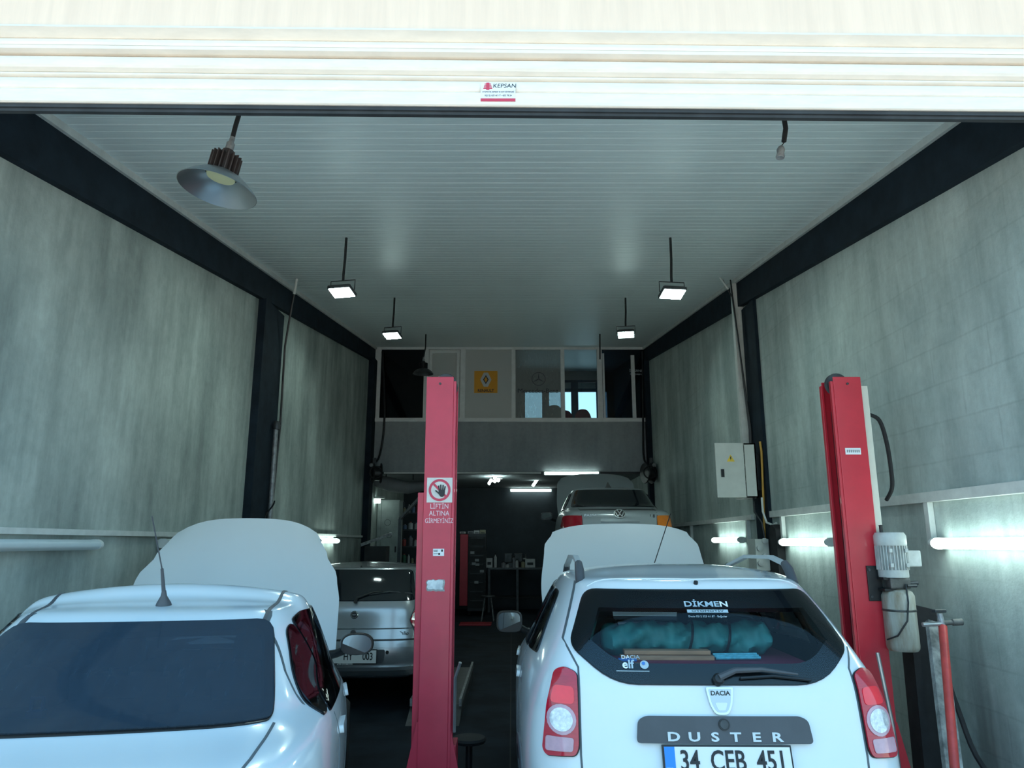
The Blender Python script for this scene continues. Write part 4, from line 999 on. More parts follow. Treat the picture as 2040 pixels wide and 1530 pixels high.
tk = MB().lathe([(.0, zl), (.085, zl), (.094, zl+.012), (.097, zl+.03), (.097, zt-.045), (.085, zt-.02), (.05, zt), (0, zt)], (mx+.012, my, 0), 32).build('oil_tank', 'tank', tr, smooth=True)
MB().lathe([(.097, 0), (.1, .004), (.1, .010), (.097, .014)], (mx+.012, my, zt-.14), 32).build('tank_band', 'greasy', tk, smooth=True)
MB().tube([(mx+.03, my-.08, zt+.03), (mx+.02, my-.105, zt-.08), (mx+.0, my-.108, zt-.19), (mx-.06, my-.09, zt-.28), (mx-.10, my-.03, zt-.31)], .005, 6).build('pump_cable', 'black', tk, smooth=True)
# hose looping from the column to the wall duct
a = at(1732, 828, Y=5.0); b = at(1768, 995, X=2.86)
hs = MB().tube(cr([at(1731, 826, Y=5.0)+Vector((.004, 0, 0)), at(1752, 838, Y=5.02), at(1766, 880, Y=5.05), at(1775, 935, Y=5.1), at(1777, 972, Y=5.14), at(1766, 996, Y=5.22)]), .014, 8).build('cable_hose', 'rubber', None, smooth=True)
tag(hs, 'dark cable loop from the right red column to the white wall duct', 'cable')

# ================================================================== ceiling lamps
def highbay(u, Y, z, yaw, label, lit, shade, fins, R_=.2, tilt=(0, 0)):
    x = u
    t = thing('high_bay_lamp', label, 'lamp', (x, Y, z), group='high bay lamps')
    zc = ceil_z(Y)
    rt = Matrix.Translation((x, Y, z))@Matrix.Rotation(R(tilt[0]), 4, 'X')@Matrix.Rotation(R(tilt[1]), 4, 'Y')
    prof = [(r_, z_*.82) for r_, z_ in [(.070, .115), (.085, .11), (.125, .085), (.165, .045), (R_, .0), (R_+.004, .002), (.170, .052), (.128, .093), (.087, .119), (.070, .125), (.070, .115)]]
    MB().lathe(prof, (0, 0, 0), 40).xf(rt).build('lamp_shade', shade, t, smooth=True)
    MB().lathe([(0, .072), (.074, .076), (.080, .094), (0, .096)], (0, 0, 0), 28).xf(rt).build('led_disc', lit, t, smooth=True)
    h = MB().lathe([(.05, .096), (.05, .205), (.03, .245), (0, .245)], (0, 0, 0), 20).xf(rt).build('heat_sink', fins, t)
    for j in range(18):
        a = 2*math.pi*j/18; MB().obox((.062*math.cos(a), .062*math.sin(a), .148), (.040, .006, .125), Matrix.Rotation(a, 3, 'Z')).xf(rt).build('cooling_fin', fins, h)
    MB().lathe([(.012, .245), (.022, .25), (.022, .29), (.014, .30), (.014, .33), (0, .335)], (0, 0, 0), 14).xf(rt).build('cable_gland', 'bare_metal', t, smooth=True)
    tp = rt@Vector((0, 0, .32))
    MB().tube([tp, tp+Vector((.012, 0, .08)), tp+Vector((.03, .01, .2)), (tp.x+.03, tp.y+.01, zc-.006)], .013, 8).build('cable_sleeve', 'black_matte', t, smooth=True)
    return t
q = at(433, 372, Y=3.62); highbay(q.x, 3.62, q.z-.02, 0, 'unlit high bay lamp with silver reflector near the entrance at the left', 'led_off', 'reflector', 'brown_bulb', R_=.205, tilt=(-3, 9))
q = at(843, 745, Y=13.4); highbay(q.x, 13.4, q.z, 0, 'dark unlit high bay lamp hanging before the mezzanine windows', 'hydrant', 'dark_steel', 'black', R_=.19)
def flood(u, v, Y, label, yaw, w=.24):
    q = at(u, v, Y=Y); zc = ceil_z(Y)
    t = thing('flood_light', label, 'flood light', (q.x, Y, q.z), group='flood lights on drop rods')
    rt = Matrix.Translation(q)@Matrix.Rotation(R(yaw), 4, 'Z')@Matrix.Rotation(R(-15), 4, 'X')
    b = MB().box(-w/2, w/2, -.09, .09, 0, .035).xf(rt).build('housing', 'dark_steel', t, bevel=.006)
    MB().box(-w/2+.012, w/2-.012, -.078, .078, -.004, .0).xf(rt).build('lit_panel', 'flood_lit', t)
    for i in range(5): MB().box(-w/2+.02, w/2-.02, -.07+.032*i, -.064+.032*i, .035, .05).xf(rt).build('cooling_fin', 'dark_steel', b)
    MB().tube([rt@Vector((-w/2-.01, 0, .02)), rt@Vector((-w/2-.01, -.02, .13)), rt@Vector((w/2+.01, -.02, .13)), rt@Vector((w/2+.01, 0, .02))], .006, 6).build('bracket', 'dark_steel', t)
    tp = rt@Vector((0, -.02, .13))
    MB().tube([tp, tp+Vector((.0, .0, .06)), (tp.x+.008, tp.y, (tp.z+zc)/2), (tp.x+.01, tp.y, zc-.006)], .013, 8).build('drop_rod', 'black_matte', t, smooth=True)
flood(681, 583, 6.9, 'lit flood light on the nearer rod at the left of the ceiling', -12)
flood(1340, 586, 6.9, 'lit flood light on the nearer rod at the right of the ceiling', 8)
flood(781, 669, 9.93, 'lit flood light on the farther rod at the left of the ceiling', -14, .24)
flood(1247, 667, 9.93, 'lit flood light on the farther rod at the right of the ceiling', -10, .24)
q = at(1555, 305, Y=3.62); zc = ceil_z(3.62)
t = thing('bare_lamp_socket', 'empty lamp socket dangling on a dark sleeve near the entrance at the right', 'lamp socket', (q.x, 3.62, q.z), group='high bay lamps')
MB().lathe([(.0, -.03), (.022, -.03), (.024, -.02), (.019, 0), (.022, .02), (.016, .035), (.006, .045), (0, .046)], q, 18, (.15, 0, 1)).build('socket', 'bare_metal', t, smooth=True)
MB().tube([q+Vector((.006, 0, .04)), q+Vector((.022, 0, .06)), q+Vector((.026, 0, .085))], .003, 6).build('wire', 'black', t)
MB().tube([q+Vector((.024, 0, .07)), q+Vector((.040, 0, .15)), q+Vector((.034, 0, .24)), (q.x+.02, 3.62, zc)], .014, 8).build('cable_sleeve', 'black_matte', t, smooth=True)
q = at(1195, 665, Y=13.4)
tag(MB().tube([(q.x, 13.4, ceil_z(13.4)), (q.x-.01, 13.4, ceil_z(13.4)-.5)], .013, 8).build('drop_rod', 'black_matte'), 'dark bare rod hanging before the clear mezzanine pane', 'rod')

# ================================================================== wall tubes and ducts
def tube_light(x, y0, y1, z, lit, label, sd, g='tube lamps on the walls'):
    """batten on a side wall; sd = +1 right wall, -1 left wall"""
    t = thing('tube_lamp', label, 'tube lamp', (x, (y0+y1)/2, z), group=g)
    r = .036
    p = rounded([(x+sd*.055, z-r), (x-sd*.0, z-r), (x-sd*.03, z-r*.4), (x-sd*.03, z+r*.4), (x, z+r), (x+sd*.055, z+r)], .02)
    MB().prism(p, 'xz', y0+.03, y1-.03).build('diffuser', 'tube_lit' if lit else 'tube_off', t, smooth=True)
    for ya, yb in ((y0, y0+.03), (y1-.03, y1)):
        MB().prism([(x+(a-x)*1.08, z+(b-z)*1.08) for a, b in p], 'xz', ya, yb).build('end_cap', 'duct_white', t, bevel=0)
    MB().box(min(x+sd*.055, x+sd*.08), max(x+sd*.055, x+sd*.08), y0+.02, y1-.02, z-.03, z+.03).build('mount', 'duct_white', t)
XR, XL = WR-.08, WL+.08
tube_light(XR, 3.83, 5.05, 1.755, True, 'lit wall tube nearest the entrance on the right wall', 1)
tube_light(XR, 6.70, 7.90, 1.765, True, 'lit wall tube just behind the right red column', 1)
tube_light(XR, 9.30, 10.55, 1.795, True, 'lit wall tube below the grey fuse box on the right wall', 1)
tube_light(XL, 4.12, 5.33, 1.745, False, 'unlit wall tube nearest the entrance on the left wall', -1)
tube_light(XL, 6.34, 7.55, 1.755, False, 'unlit wall tube half hidden by the raised saloon hood', -1)
tube_light(XL, 11.4, 12.65, 1.79, True, 'lit wall tube beside the silver hatchback on the left wall', -1)
def duct(name, label, x0, x1, y0, y1, z0, z1, m='duct_white', cat='cable duct'):
    t = thing(name, label, cat, ((x0+x1)/2, (y0+y1)/2, z0)); MB().box(x0, x1, y0, y1, z0, z1).build('duct_body', m, t, bevel=.003); return t
d1 = duct('cable_duct', 'white horizontal cable duct along the right wall near the entrance', WR-.048, WR-.003, 3.4, 8.28, 2.035, 2.105)
for y in (5.12, 7.93): MB().box(WR-.044, WR-.003, y, y+.055, 1.74, 2.035).build('drop_duct', 'duct_white', d1, bevel=.003)
d2 = duct('cable_duct', 'white horizontal cable duct on the right wall beyond the fuse box', WR-.048, WR-.003, 8.92, 14.5, 2.03, 2.09)
for y in (9.10, 12.0): MB().box(WR-.044, WR-.003, y, y+.055, 1.76, 2.03).build('drop_duct', 'duct_white', d2, bevel=.003)
duct('cable_duct', 'white horizontal cable duct along the left wall near the entrance', WL, WL+.04, 3.4, 8.29, 1.81, 1.85)
duct('cable_duct', 'white horizontal cable duct on the left wall beyond the dark pillar', WL, WL+.04, 9.05, 14.9, 1.86, 1.90)
vd = duct('cable_duct', 'tall white vertical cable duct running down to the fuse box', WR-.125, WR-.003, 8.80, 8.885, 2.9, ceil_z(8.85)-.06)
t = thing('black_cable_bundle', 'black cables running down beside the tall white duct', 'cable', (WR-.08, 8.76, 2.9))
for k in range(3):
    MB().tube([(WR-.15-.10*(k == 0), 8.77+.0*k, ceil_z(8.8)-.02), (WR-.14, 8.78-.01*k, 4.8), (WR-.10-.008*k, 8.74-.03*k, 4.0), (WR-.06, 8.72-.03*k, 3.1), (WR-.06, 8.74-.03*k, 2.92)], .009, 6).build('cable', 'black', t, smooth=True)
tag(MB().tube([(WR-.30, 8.70, ceil_z(8.70)-.005), (WR-.22, 8.66, ceil_z(8.70)-.17)], .012, 8).build('conduit_end', 'duct_white'), 'short white conduit end poking from the ceiling at the right', 'conduit')
tag(MB().tube([at(1514, 880, X=WR-.058), at(1517, 900, X=WR-.058), at(1521, 1000, X=WR-.058), at(1525, 1115, X=WR-.058), Vector((WR-.058, 8.02, .9))], .013, 8).build('gas_pipe', 'pipe_yellow', None, smooth=True), 'thin yellow pipe running down the dark right pillar', 'pipe')
# fuse box with open door
t = thing('fuse_box', 'grey metal fuse box with its door swung open on the right pillar', 'fuse box', (2.78, 8.45, 2.26))
bz0, bz1, by = 2.26, 2.88, 8.34
mb = MB(); X0, X1 = 2.672, 2.80; mb.box(X0, X1, by, by+.015, bz0, bz1); mb.box(X0, X1, by+.42, by+.435, bz0, bz1); mb.box(X0, X1, by, by+.43, bz0, bz0+.015); mb.box(X0, X1, by, by+.43, bz1-.015, bz1)
mb.box(X1-.015, X1, by, by+.43, bz0, bz1); mb.build('cabinet', 'panel_grey', t)
MB().box(X1, X1+.088, by+.15, by+.30, bz0+.1, bz1-.1).build('wall_bracket', 'dark_steel', t)
dr = MB().box(2.325, 2.652, by-.03, by-.008, bz0-.0, bz1).build('door', 'panel_grey', t, bevel=.004)
cxw, czw = at(1454, 913, Y=by).x, at(1454, 914, Y=by).z
MB().prism([(cxw-.045, czw-.035), (cxw+.045, czw-.035), (cxw, czw+.045)], 'xz', by-.033, by-.030).build('warning_triangle', 'yellow', dr)
MB().prism([(cxw-.004, czw+.022), (cxw+.010, czw+.022), (cxw+.002, czw+.004), (cxw+.010, czw+.004), (cxw-.006, czw-.024), (cxw-.002, czw-.004), (cxw-.010, czw-.004)], 'xz', by-.0345, by-.0325).build('warning_bolt', 'ink', dr)
q = at(1438, 943, Y=by); MB().box(q.x-.018, q.x+.018, by-.042, by-.03, q.z-.045, q.z+.045).build('lock', 'black', dr, bevel=.003)
for i in range(3): MB().box(2.69, 2.785, by+.05, by+.38, 2.36+.16*i, 2.44+.16*i).build('breaker_row', 'black', t)
# socket box, cables and clutter below
t = thing('socket_box', 'small grey socket box with plugs below the fuse box', 'socket box', (2.78, 8.4, 1.5))
MB().box(2.69, 2.84, 8.24, 8.50, 1.46, 1.80).build('box', 'panel_grey', t, bevel=.006)
for i in range(4): MB().lathe([(0, 0), (.03, 0), (.03, .03), (0, .032)], (2.73+.06*(i % 2), 8.24, 1.54+.08*i), 14, (0, -1, 0)).build('socket', 'motor_grey', t)
for k in range(2):
    pth = [(2.84-.05*k, 8.36, 2.26), (2.82-.06*k, 8.30, 2.10), (2.84, 8.26, 1.98-.03*k), (2.88, 8.18, 1.95), (2.90, 8.12, 1.97)] if k == 0 else [(2.76, 8.4, 2.26), (2.74, 8.34, 2.1), (2.80, 8.3, 1.98), (2.82, 8.3, 1.80)]
    tag(MB().tube(pth, .012, 8).build('power_cable', 'duct_white' if k == 0 else 'black', None, smooth=True), ('pale cable curling from the fuse box to the wall duct', 'black cable dropping from the fuse box to the socket box')[k], 'cable')
# black folded mats hanging behind the SUV rail
tag(MB().prism(rounded([(7.98, 1.25), (8.24, 1.25), (8.20, 1.92), (8.10, 1.96), (8.0, 1.90)], .03), 'yz', WR-.09, WR-.005).build('hanging_mat', 'rubber'), 'dark folded mat hanging on the right wall before the pillar', 'mat')

# left pillar conduit with coiled hose
t = thing('air_line', 'grey vertical air pipe with coiled black hose on the left pillar', 'air hose', (WL+.12, 8.9, 1.0))
q = at(533, 840, X=WL+.12); MB().tube([(WL+.13, 8.86, .6), (WL+.13, 8.86, q.z)], .028, 10).build('pipe', 'bare_metal', t, smooth=True)
MB().lathe([(.04, -.05), (.045, 0), (.03, .05), (0, .055)], (WL+.14, 8.84, q.z), 14).build('regulator', 'dark_steel', t, smooth=True)
MB().tube([(WL+.14+.05*math.cos(a), 8.80+.02*math.sin(a), 2.25-.06*a) for a in [i*.5 for i in range(26)]], .010, 6).build('coiled_hose', 'black', t, smooth=True)
a = at(585, 548, X=WL+.25)
t = thing('hanging_cable', 'black cable hanging from the ceiling down the left pillar', 'cable', (WL+.2, 8.95, 2))
MB().tube([(WL+.30, 8.75, ceil_z(8.75)-.01), (WL+.24, 8.80, ceil_z(8.8)-.35), (WL+.14, 8.95, 4.2), (WL+.12, 9.04, 3.2), (WL+.06, 9.06, 1.4)], .013, 6).build('cable', 'black', t, smooth=True)
MB().tube([(WL+.30, 8.75, ceil_z(8.75)-.005), (WL+.265, 8.78, ceil_z(8.75)-.2)], .018, 8).build('conduit_end', 'duct_white', t)

# ================================================================== mezzanine glazing
t = thing('glazed_partition', 'white framed glass partition of the mezzanine office', 'partition', (0, YM, Z1))
def X(u, v=760): return at(u, v, Y=YM).x
fy0, fy1 = YM-.02, YM+.06
MB().box(WL+.02, WR, fy0-.03, fy1, Z1-.09, Z1-.01).build('sill', 'alu', t, bevel=.004)
MB().box(WL+.02, WR, fy0, fy1, Z2-.07, Z2).build('head_rail', 'alu', t, bevel=.004)
mull = [(WL+.02, X(758)), (X(844), X(853)), (X(917), X(927)), (X(1019), X(1027)), (X(1117), X(1125)), (X(1190), X(1200)), (X(1288), WR)]
for a, b in mull: MB().box(a, b, fy0, fy1, Z1-.01, Z2-.07).build('mullion', 'alu', t, bevel=.004)
panes = []
glass('pane_film', (.75, .80, .80), 1.0, .03, film=(.40, .43, .42), filmamt=.45)
for i, m in enumerate(['pane_dark', 'film_grey', 'film_grey', 'pane_film', 'pane', 'pane_dark']):
    panes.append(MB().box(mull[i][1], mull[i+1][0], YM+.015, YM+.022, Z1-.01, Z2-.07).build('pane', m, t))
x0, x1 = mull[1][1]+.02, mull[2][0]-.02
for a, b, c_, d in ((x0, x0+.06, Z1, Z2-.09), (x1-.06, x1, Z1, Z2-.09), (x0+.06, x1-.06, Z1, Z1+.06), (x0+.06, x1-.06, Z2-.15, Z2-.09)): MB().box(a, b, fy0-.015, fy1-.03, c_, d).build('sash', 'alu', t, bevel=.004)
x0, x1 = mull[5][1]+.01, X(1258)
for a, b in ((x0, x0+.04), (x1, x1+.075)): MB().box(a, b, fy0-.01, fy1-.02, Z1-.01, Z2-.2 if b > x1 else Z2-.16).build('sash', 'alu', t, bevel=.004)
gy = YM+.012
q0, q1 = at(945, 739, Y=gy), at(991, 783, Y=gy); qc = (q0+q1)/2; hw_ = (q1.x-q0.x)/2; hh_ = (q0.z-q1.z)/2
st = MB().box(q0.x, q1.x, gy-.003, gy, q1.z, q0.z).build('sticker', 'orange_sticker', panes[2]); st['label'] = 'orange square sticker with a silver diamond'
lz = qc.z+.05
def diamond(a, b): return [(qc.x, lz+b), (qc.x+a, lz), (qc.x, lz-b), (qc.x-a, lz)]
mb = MB(); o_, i_ = [(qc.x-.045, lz+.155), (qc.x+.045, lz+.155), (qc.x+.12, lz), (qc.x+.045, lz-.155), (qc.x-.045, lz-.155), (qc.x-.12, lz)], diamond(.062, .10)
mb.prism(o_, 'xz', gy-.007, gy-.003); mb.build('sticker_diamond', 'silver_letter', st)
MB().prism(i_, 'xz', gy-.0085, gy-.0065).build('sticker_diamond', 'ink', st); MB().prism(diamond(.036, .066), 'xz', gy-.010, gy-.008).build('sticker_diamond', 'orange_sticker', st)
text('sticker_text', 'RENAULT', .085, 'ink', st, (qc.x, gy-.004, q1.z+.05), ext=.0015, bold=.002, sx=.95)
q = at(1073, 755, Y=gy); st2 = MB().ring((q.x, gy-.001, q.z), .15, .014, (0, -1, 0), .003, 40).build('emblem', 'dark_steel', panes[3])
mb = MB()
for a in (90, 210, 330): mb.prism([(q.x+.018*math.cos(R(a+70)), q.z+.018*math.sin(R(a+70))), (q.x+.018*math.cos(R(a-70)), q.z+.018*math.sin(R(a-70))), (q.x+.142*math.cos(R(a)), q.z+.142*math.sin(R(a)))], 'xz', gy-.004, gy-.001)
mb.build('emblem_star', 'dark_steel', st2)
q = at(1072, 779, Y=gy); text('window_lettering', 'Mercedes-Benz', .14, 'ink', panes[3], (q.x, gy-.003, q.z), ext=.001)
q = at(1270, 739, Y=gy); text('window_lettering', 'İL GRNESİ', .075, 'tube_off', panes[5], (q.x, gy-.003, q.z), ext=.001); text('window_lettering', 'Oto Çalışmaları', .05, 'tube_off', panes[5], (q.x, gy-.003, q.z-.07), ext=.001)
# far office window
t = thing('window_frame', 'dark blue office window frame at the far end of the mezzanine', 'window', (1.5, YB, 4.55))
mat('frame_blue', (.05, .09, .16), .5, var=.1)
mat('transom_film', (.40, .52, .56), .5, var=.06)
for u0, u1 in ((1040, 1046), (1080, 1094), (1117, 1124), (1138, 1152), (1188, 1194)):
    a, b = at(u0, 800, Y=YB).x, at(u1, 800, Y=YB).x; MB().box(a, b, YB-.03, YB+.05, 4.55, 6.35).build('frame_bar', 'frame_blue', t)
MB().box(.35, 2.75, YB-.03, YB+.05, 6.02, 6.11).build('frame_bar', 'frame_blue', t); MB().box(.35, 2.75, YB-.03, YB+.05, 6.30, 6.36).build('frame_bar', 'frame_blue', t)
MB().box(.35, 2.75, YB+.06, YB+.07, 6.1, 6.32).build('transom_pane', 'transom_film', t)
MB().box(.35, 2.75, YB+.06, YB+.066, 4.55, 6.05).build('pane', 'pane', t)
MB().box(.35, at(1040, 800, Y=YB).x+.05, YB-.02, YB+.05, 4.55, 6.05).build('side_panel', 'frame_blue', t)
# office chairs whose backs show above the sill
for i, (u, v, Y, m) in enumerate(((1104, 812, 16.5, 'tan'), (1126, 822, 18.6, 'maroon'), (1161, 820, 17.5, 'maroon'))):
    q = at(u, v, Y=Y); zf = Z0+.28
    t = thing('office_chair', ['round-backed pale office chair behind the star emblem pane', 'dark office chair back beside the middle mullion of the clear pane', 'dark plum office chair back in the clear mezzanine pane'][i], 'chair', (q.x, Y, zf), group='office chairs in the mezzanine')
    MB().prism(rounded([(q.x-.22, zf+.55), (q.x+.22, zf+.55), (q.x+.20, q.z-.1), (q.x+.10, q.z+.06), (q.x-.10, q.z+.06), (q.x-.20, q.z-.1)], .12, 6), 'xz', Y, Y+.09).build('backrest', m, t, bevel=0, smooth=True)
    MB().box(q.x-.24, q.x+.24, Y+.02, Y+.50, zf+.45, zf+.54).build('seat', m, t, bevel=.02)
    MB().lathe([(.03, .08), (.03, .46), (0, .46)], (q.x, Y+.25, zf), 10).build('post', 'dark_steel', t)
    for k in range(5): MB().bar((q.x, Y+.25, zf+.08), (q.x+.28*math.cos(k*1.2566), Y+.25+.28*math.sin(k*1.2566), zf+.03), .04, .05).build('foot', 'black', t)
    MB().box(q.x-.03, q.x+.03, Y+.06, Y+.10, zf+.48, zf+.7).build('back_support', 'dark_steel', t)
# cables on the parapet
for sgn, us, lab in ((-1, 762, 'black cable running down the parapet at the left corner'), (1, 1280, 'black cable running down the parapet at the right corner')):
    a = at(us, 700, Y=YM-.06); b = at(us-4*sgn if sgn < 0 else us+1, 830, Y=YM-.06); c_ = at(us-5 if sgn < 0 else us+2, 905, Y=YM-.06); d = at(us-20 if sgn < 0 else us+8, 925, Y=YM-.28)
    tag(MB().tube(cr([(a.x, a.y, ceil_z(a.y)-.10), b, c_, d]), .022, 8).build('corner_cable', 'black', None, smooth=True), lab, 'cable')
for sgn, u, lab in ((-1, 742, 'black cable reel on the left wall below the mezzanine'), (1, 1293, 'black cable reel on the right wall below the mezzanine')):
    q = at(u, 945, Y=YM-.30)+Vector((.14 if sgn < 0 else -.06, -.25, 0))
    t = thing('cable_reel', lab, 'cable reel', (q.x, YM-.3, q.z), group='cable reels')
    MB().lathe([(0, -.09), (.20, -.09), (.21, -.07), (.15, -.06), (.15, .06), (.21, .07), (.20, .09), (0, .09)], q, 24, (1, .3, 0)).build('drum', 'black', t, smooth=True)
    MB().tube([q+Vector((.12*math.cos(a_), -.16, .12*math.sin(a_))) for a_ in [i*.4 for i in range(16)]], .016, 6).build('wound_cable', 'black_matte', t)
    MB().box(q.x+(-.14 if sgn < 0 else .08), q.x+(-.08 if sgn < 0 else .14), YM-.34, YM-.26, q.z-.1, q.z+.34).build('wall_bracket', 'dark_steel', t)
    MB().lathe([(0, 0), (.035, 0), (.04, .03), (.02, .05), (0, .05)], q+Vector((sgn*.08, -.2, .14)), 14, (0, -1, 0)).build('hub', 'bare_metal', t, smooth=True)

# ================================================================== room below the mezzanine
for i, (u0, u1, v, Y) in enumerate(((1082, 1195, 943, 15.2), (1015, 1100, 977, 20.45))):
    a, b = at(u0, v, Y=Y), at(u1, v, Y=Y)
    t = thing('ceiling_tube', ['long lit tube under the mezzanine edge above the raised saloon', 'lit tube high on the dark back wall'][i], 'tube lamp', ((a.x+b.x)/2, Y, a.z), group='tubes below the mezzanine')
    zz = a.z
    MB().tube([(a.x+.03, Y, zz), (b.x-.03, Y, zz)], .03, 12).build('diffuser', 'tube_lit', t, smooth=True)
    for x in (a.x, b.x-.03): MB().box(x, x+.03, Y-.035, Y+.04, zz-.035, zz+.04).build('end_cap', 'duct_white', t)
    MB().box(a.x+.03, b.x-.03, Y-.02, Y+.02, zz+.028, zz+.05).build('mount', 'duct_white', t)
for i, (u0, v0, u1, v1) in enumerate(((955, 946, 1060, 946), (992, 953, 1075, 945))):
    a, b = at(u0, v0, Y=17.5), at(u1, v1, Y=18.3)
    t = thing('ceiling_tube', ['level lit tube behind the small bulb cluster', 'slanting lit tube right of the small bulb cluster'][i], 'tube lamp', ((a+b)/2), group='tubes below the mezzanine')
    MB().tube([a, b], .022, 10).build('diffuser', 'tube_lit', t, smooth=True); MB().tube([a+Vector((0, 0, .035)), b+Vector((0, 0, .035))], .016, 6).build('mount', 'duct_white', t)
q = at(986, 952, Y=17.0)
t = thing('lamp_cluster', 'bright cluster of small bulbs under the mezzanine', 'lamp', q)
MB().box(q.x-.06, q.x+.06, q.y-.06, q.y+.06, q.z+.06, Z0+.05).build('base', 'dark_steel', t)
for dx, dz in ((0, 0), (-.09, -.06), (.08, -.05), (-.13, -.12), (0, -.07)): MB().lathe([(0, -.05), (.03, -.03), (.035, 0), (.02, .035), (0, .04)], q+Vector((dx, -.03, dz)), 12).build('bulb', 'flood_lit' if dz > -.1 else 'tube_lit', t, smooth=True)
q = at(1066, 962, Y=18.0)
t = thing('small_spot', 'small lit spot lamp right of the bulb cluster', 'lamp', q); MB().tube([q+Vector((-.06, 0, -.08)), q+Vector((.05, 0, .08))], .035, 10).build('lit_head', 'tube_lit', t); MB().tube([q+Vector((.05, 0, .08)), (q.x+.10, q.y, Z0+.05)], .012, 6).build('stem', 'dark_steel', t)
q = at(748, 998, Y=16.2)
t = thing('short_wall_lamp', 'short lit lamp above the grey locker', 'lamp', q); MB().tube([q+Vector((-.12, 0, 0)), q+Vector((.10, .05, 0))], .05, 12).build('diffuser', 'tube_lit', t, smooth=True); MB().box(q.x-.14, q.x+.2, q.y-.06, q.y+.06, q.z+.05, q.z+.09).build('shelf_plate', 'duct_white', t); MB().box(WL, q.x-.10, q.y-.03, q.y+.03, q.z+.05, q.z+.09).build('wall_arm', 'duct_white', t)
tag(MB().box(at(765, 940, Y=15.24).x, at(1078, 940, Y=15.24).x, 15.22, 15.262, 3.165, 3.20).build('cable_duct', 'duct_white', None), 'thin white duct along the lower edge of the mezzanine', 'cable duct')
# locker
a, b = at(753, 996, Y=16.6), at(797, 996, Y=16.6)
t = thing('locker', 'grey steel locker with scribbled door standing at the left wall', 'locker', ((a.x+b.x)/2, 16.8, 0))
MB().box(a.x, b.x, 16.6, 17.1, 0, a.z).build('body', 'locker', t, bevel=.006)
MB().box(a.x+.10, b.x-.01, 16.575, 16.598, .08, a.z-.03).build('door', 'locker', t, bevel=.004)
MB().box(a.x+.005, a.x+.09, 16.575, 16.598, .08, a.z-.03).build('side_door', 'locker', t, bevel=.004)
MB().box(b.x-.08, b.x-.05, 16.555, 16.576, 1.55, 1.68).build('handle', 'black', t)
MB().ring((b.x-.22, 16.574, 1.92), .06, .008, (0, -1, 0), .002).build('scribble', 'black', t); MB().ring((b.x-.26, 16.574, 2.2), .07, .007, (0, -1, 0), .002).build('scribble', 'black', t)
# leaning bars by the locker
for i, (p, q) in enumerate(((at(718, 1086, Y=14.0), at(780, 1063, Y=14.3)), (at(797, 1034, Y=15.2), at(836, 992, Y=15.0)))):
    t = thing('steel_bar', ['grey steel bar resting slantwise above the silver roof', 'grey steel strut slanting up behind the left red column'][i], 'bar', (p+q)/2)
    MB().bar(p, q, .07, .05).build('bar', 'bare_metal', t)
    if i == 0: MB().bar(p+Vector((.25, 0, -.0)), p+Vector((.40, 0, -.45)), .03, .02).build('stay', 'bare_metal', t); MB().box(p.x+.1, p.x+.5, p.y-.1, p.y+.3, 0, p.z-.02).build('stand', 'black_matte', t)
    else: MB().box(p.x-.03, p.x+.03, p.y-.03, p.y+.03, 0, p.z).build('post', 'dark_steel', t)
# tool rack behind the column
a, b = at(798, 1000, Y=18.0), at(850, 1000, Y=18.0)
t = thing('tool_rack', 'dark open rack of workshop parts between locker and red column', 'rack', ((a.x+b.x)/2, 18.2, 0))
for x in (a.x, b.x-.04): 
    for y in (18.0, 18.36): MB().box(x, x+.04, y, y+.04, 0, 2.75).build('upright', 'dark_steel', t)
shz = [.3, .8, 1.25, 1.65, 2.05, 2.45]
for z in shz: MB().box(a.x, b.x, 18.0, 18.4, z, z+.03).build('shelf', 'dark_steel', t)
random.seed(11)
for zi, z in enumerate(shz[1:]):
    x = a.x+.06; k = 0
    while x < b.x-.14 and k < 4:
        w_ = random.uniform(.06, .11); h_ = random.uniform(.12, .27); m = 'item%d' % random.randrange(6)
        o = thing('oil_can', 'small workshop container number', 'container', (x+w_/2, 18.1, z+.03), group='containers on the dark rack')
        o['label'] = '%s container on the %s shelf of the dark rack' % (['leftmost', 'second', 'third', 'fourth'][k], ['lowest filled', 'second filled', 'middle filled', 'fourth filled', 'top filled'][zi])
        MB().lathe([(0, 0), (w_*.48, 0), (w_*.5, .01), (w_*.5, h_*.75), (w_*.2, h_*.88), (w_*.2, h_*.9), (0, h_*.9)], (x+w_/2, 18.1, z+.03), 12).build('can_body', m, o, smooth=True)
        MB().lathe([(w_*.22, h_*.9), (w_*.22, h_), (0, h_)], (x+w_/2, 18.1, z+.03), 10).build('cap', 'item%d' % random.randrange(3), o)
        x += w_+random.uniform(.02, .05); k += 1
# tool cabinet
a, b = at(917, 1063, Y=18.6), at(968, 1063, Y=18.6)
t = thing('tool_cabinet', 'tall black tool cabinet with a red side against the dark back wall', 'cabinet', ((a.x+b.x)/2, 18.9, 0))
MB().box(a.x+.20, b.x, 18.6, 19.1, .12, a.z).build('body', 'black', t, bevel=.006); MB().box(a.x, a.x+.198, 18.58, 19.1, .25, a.z-.02).build('red_panel', 'tool_red', t, bevel=.006)
for i in range(8): 
    z = .2+i*.215; d = MB().box(a.x+.21, b.x-.01, 18.575, 18.598, z, z+.20).build('drawer', 'black_matte', t, bevel=.003); MB().box(a.x+.26, b.x-.06, 18.56, 18.574, z+.16, z+.175).build('handle', 'dark_steel', d)
for u, v in ((941, 1101), (950, 1116), (944, 1123), (951, 1125), (960, 1138), (949, 1160)):
    q = at(u, v, Y=18.55); MB().box(q.x-.05, q.x+.05, 18.552, 18.558, q.z-.03, q.z+.03).build('label_sticker', 'hydrant', t)
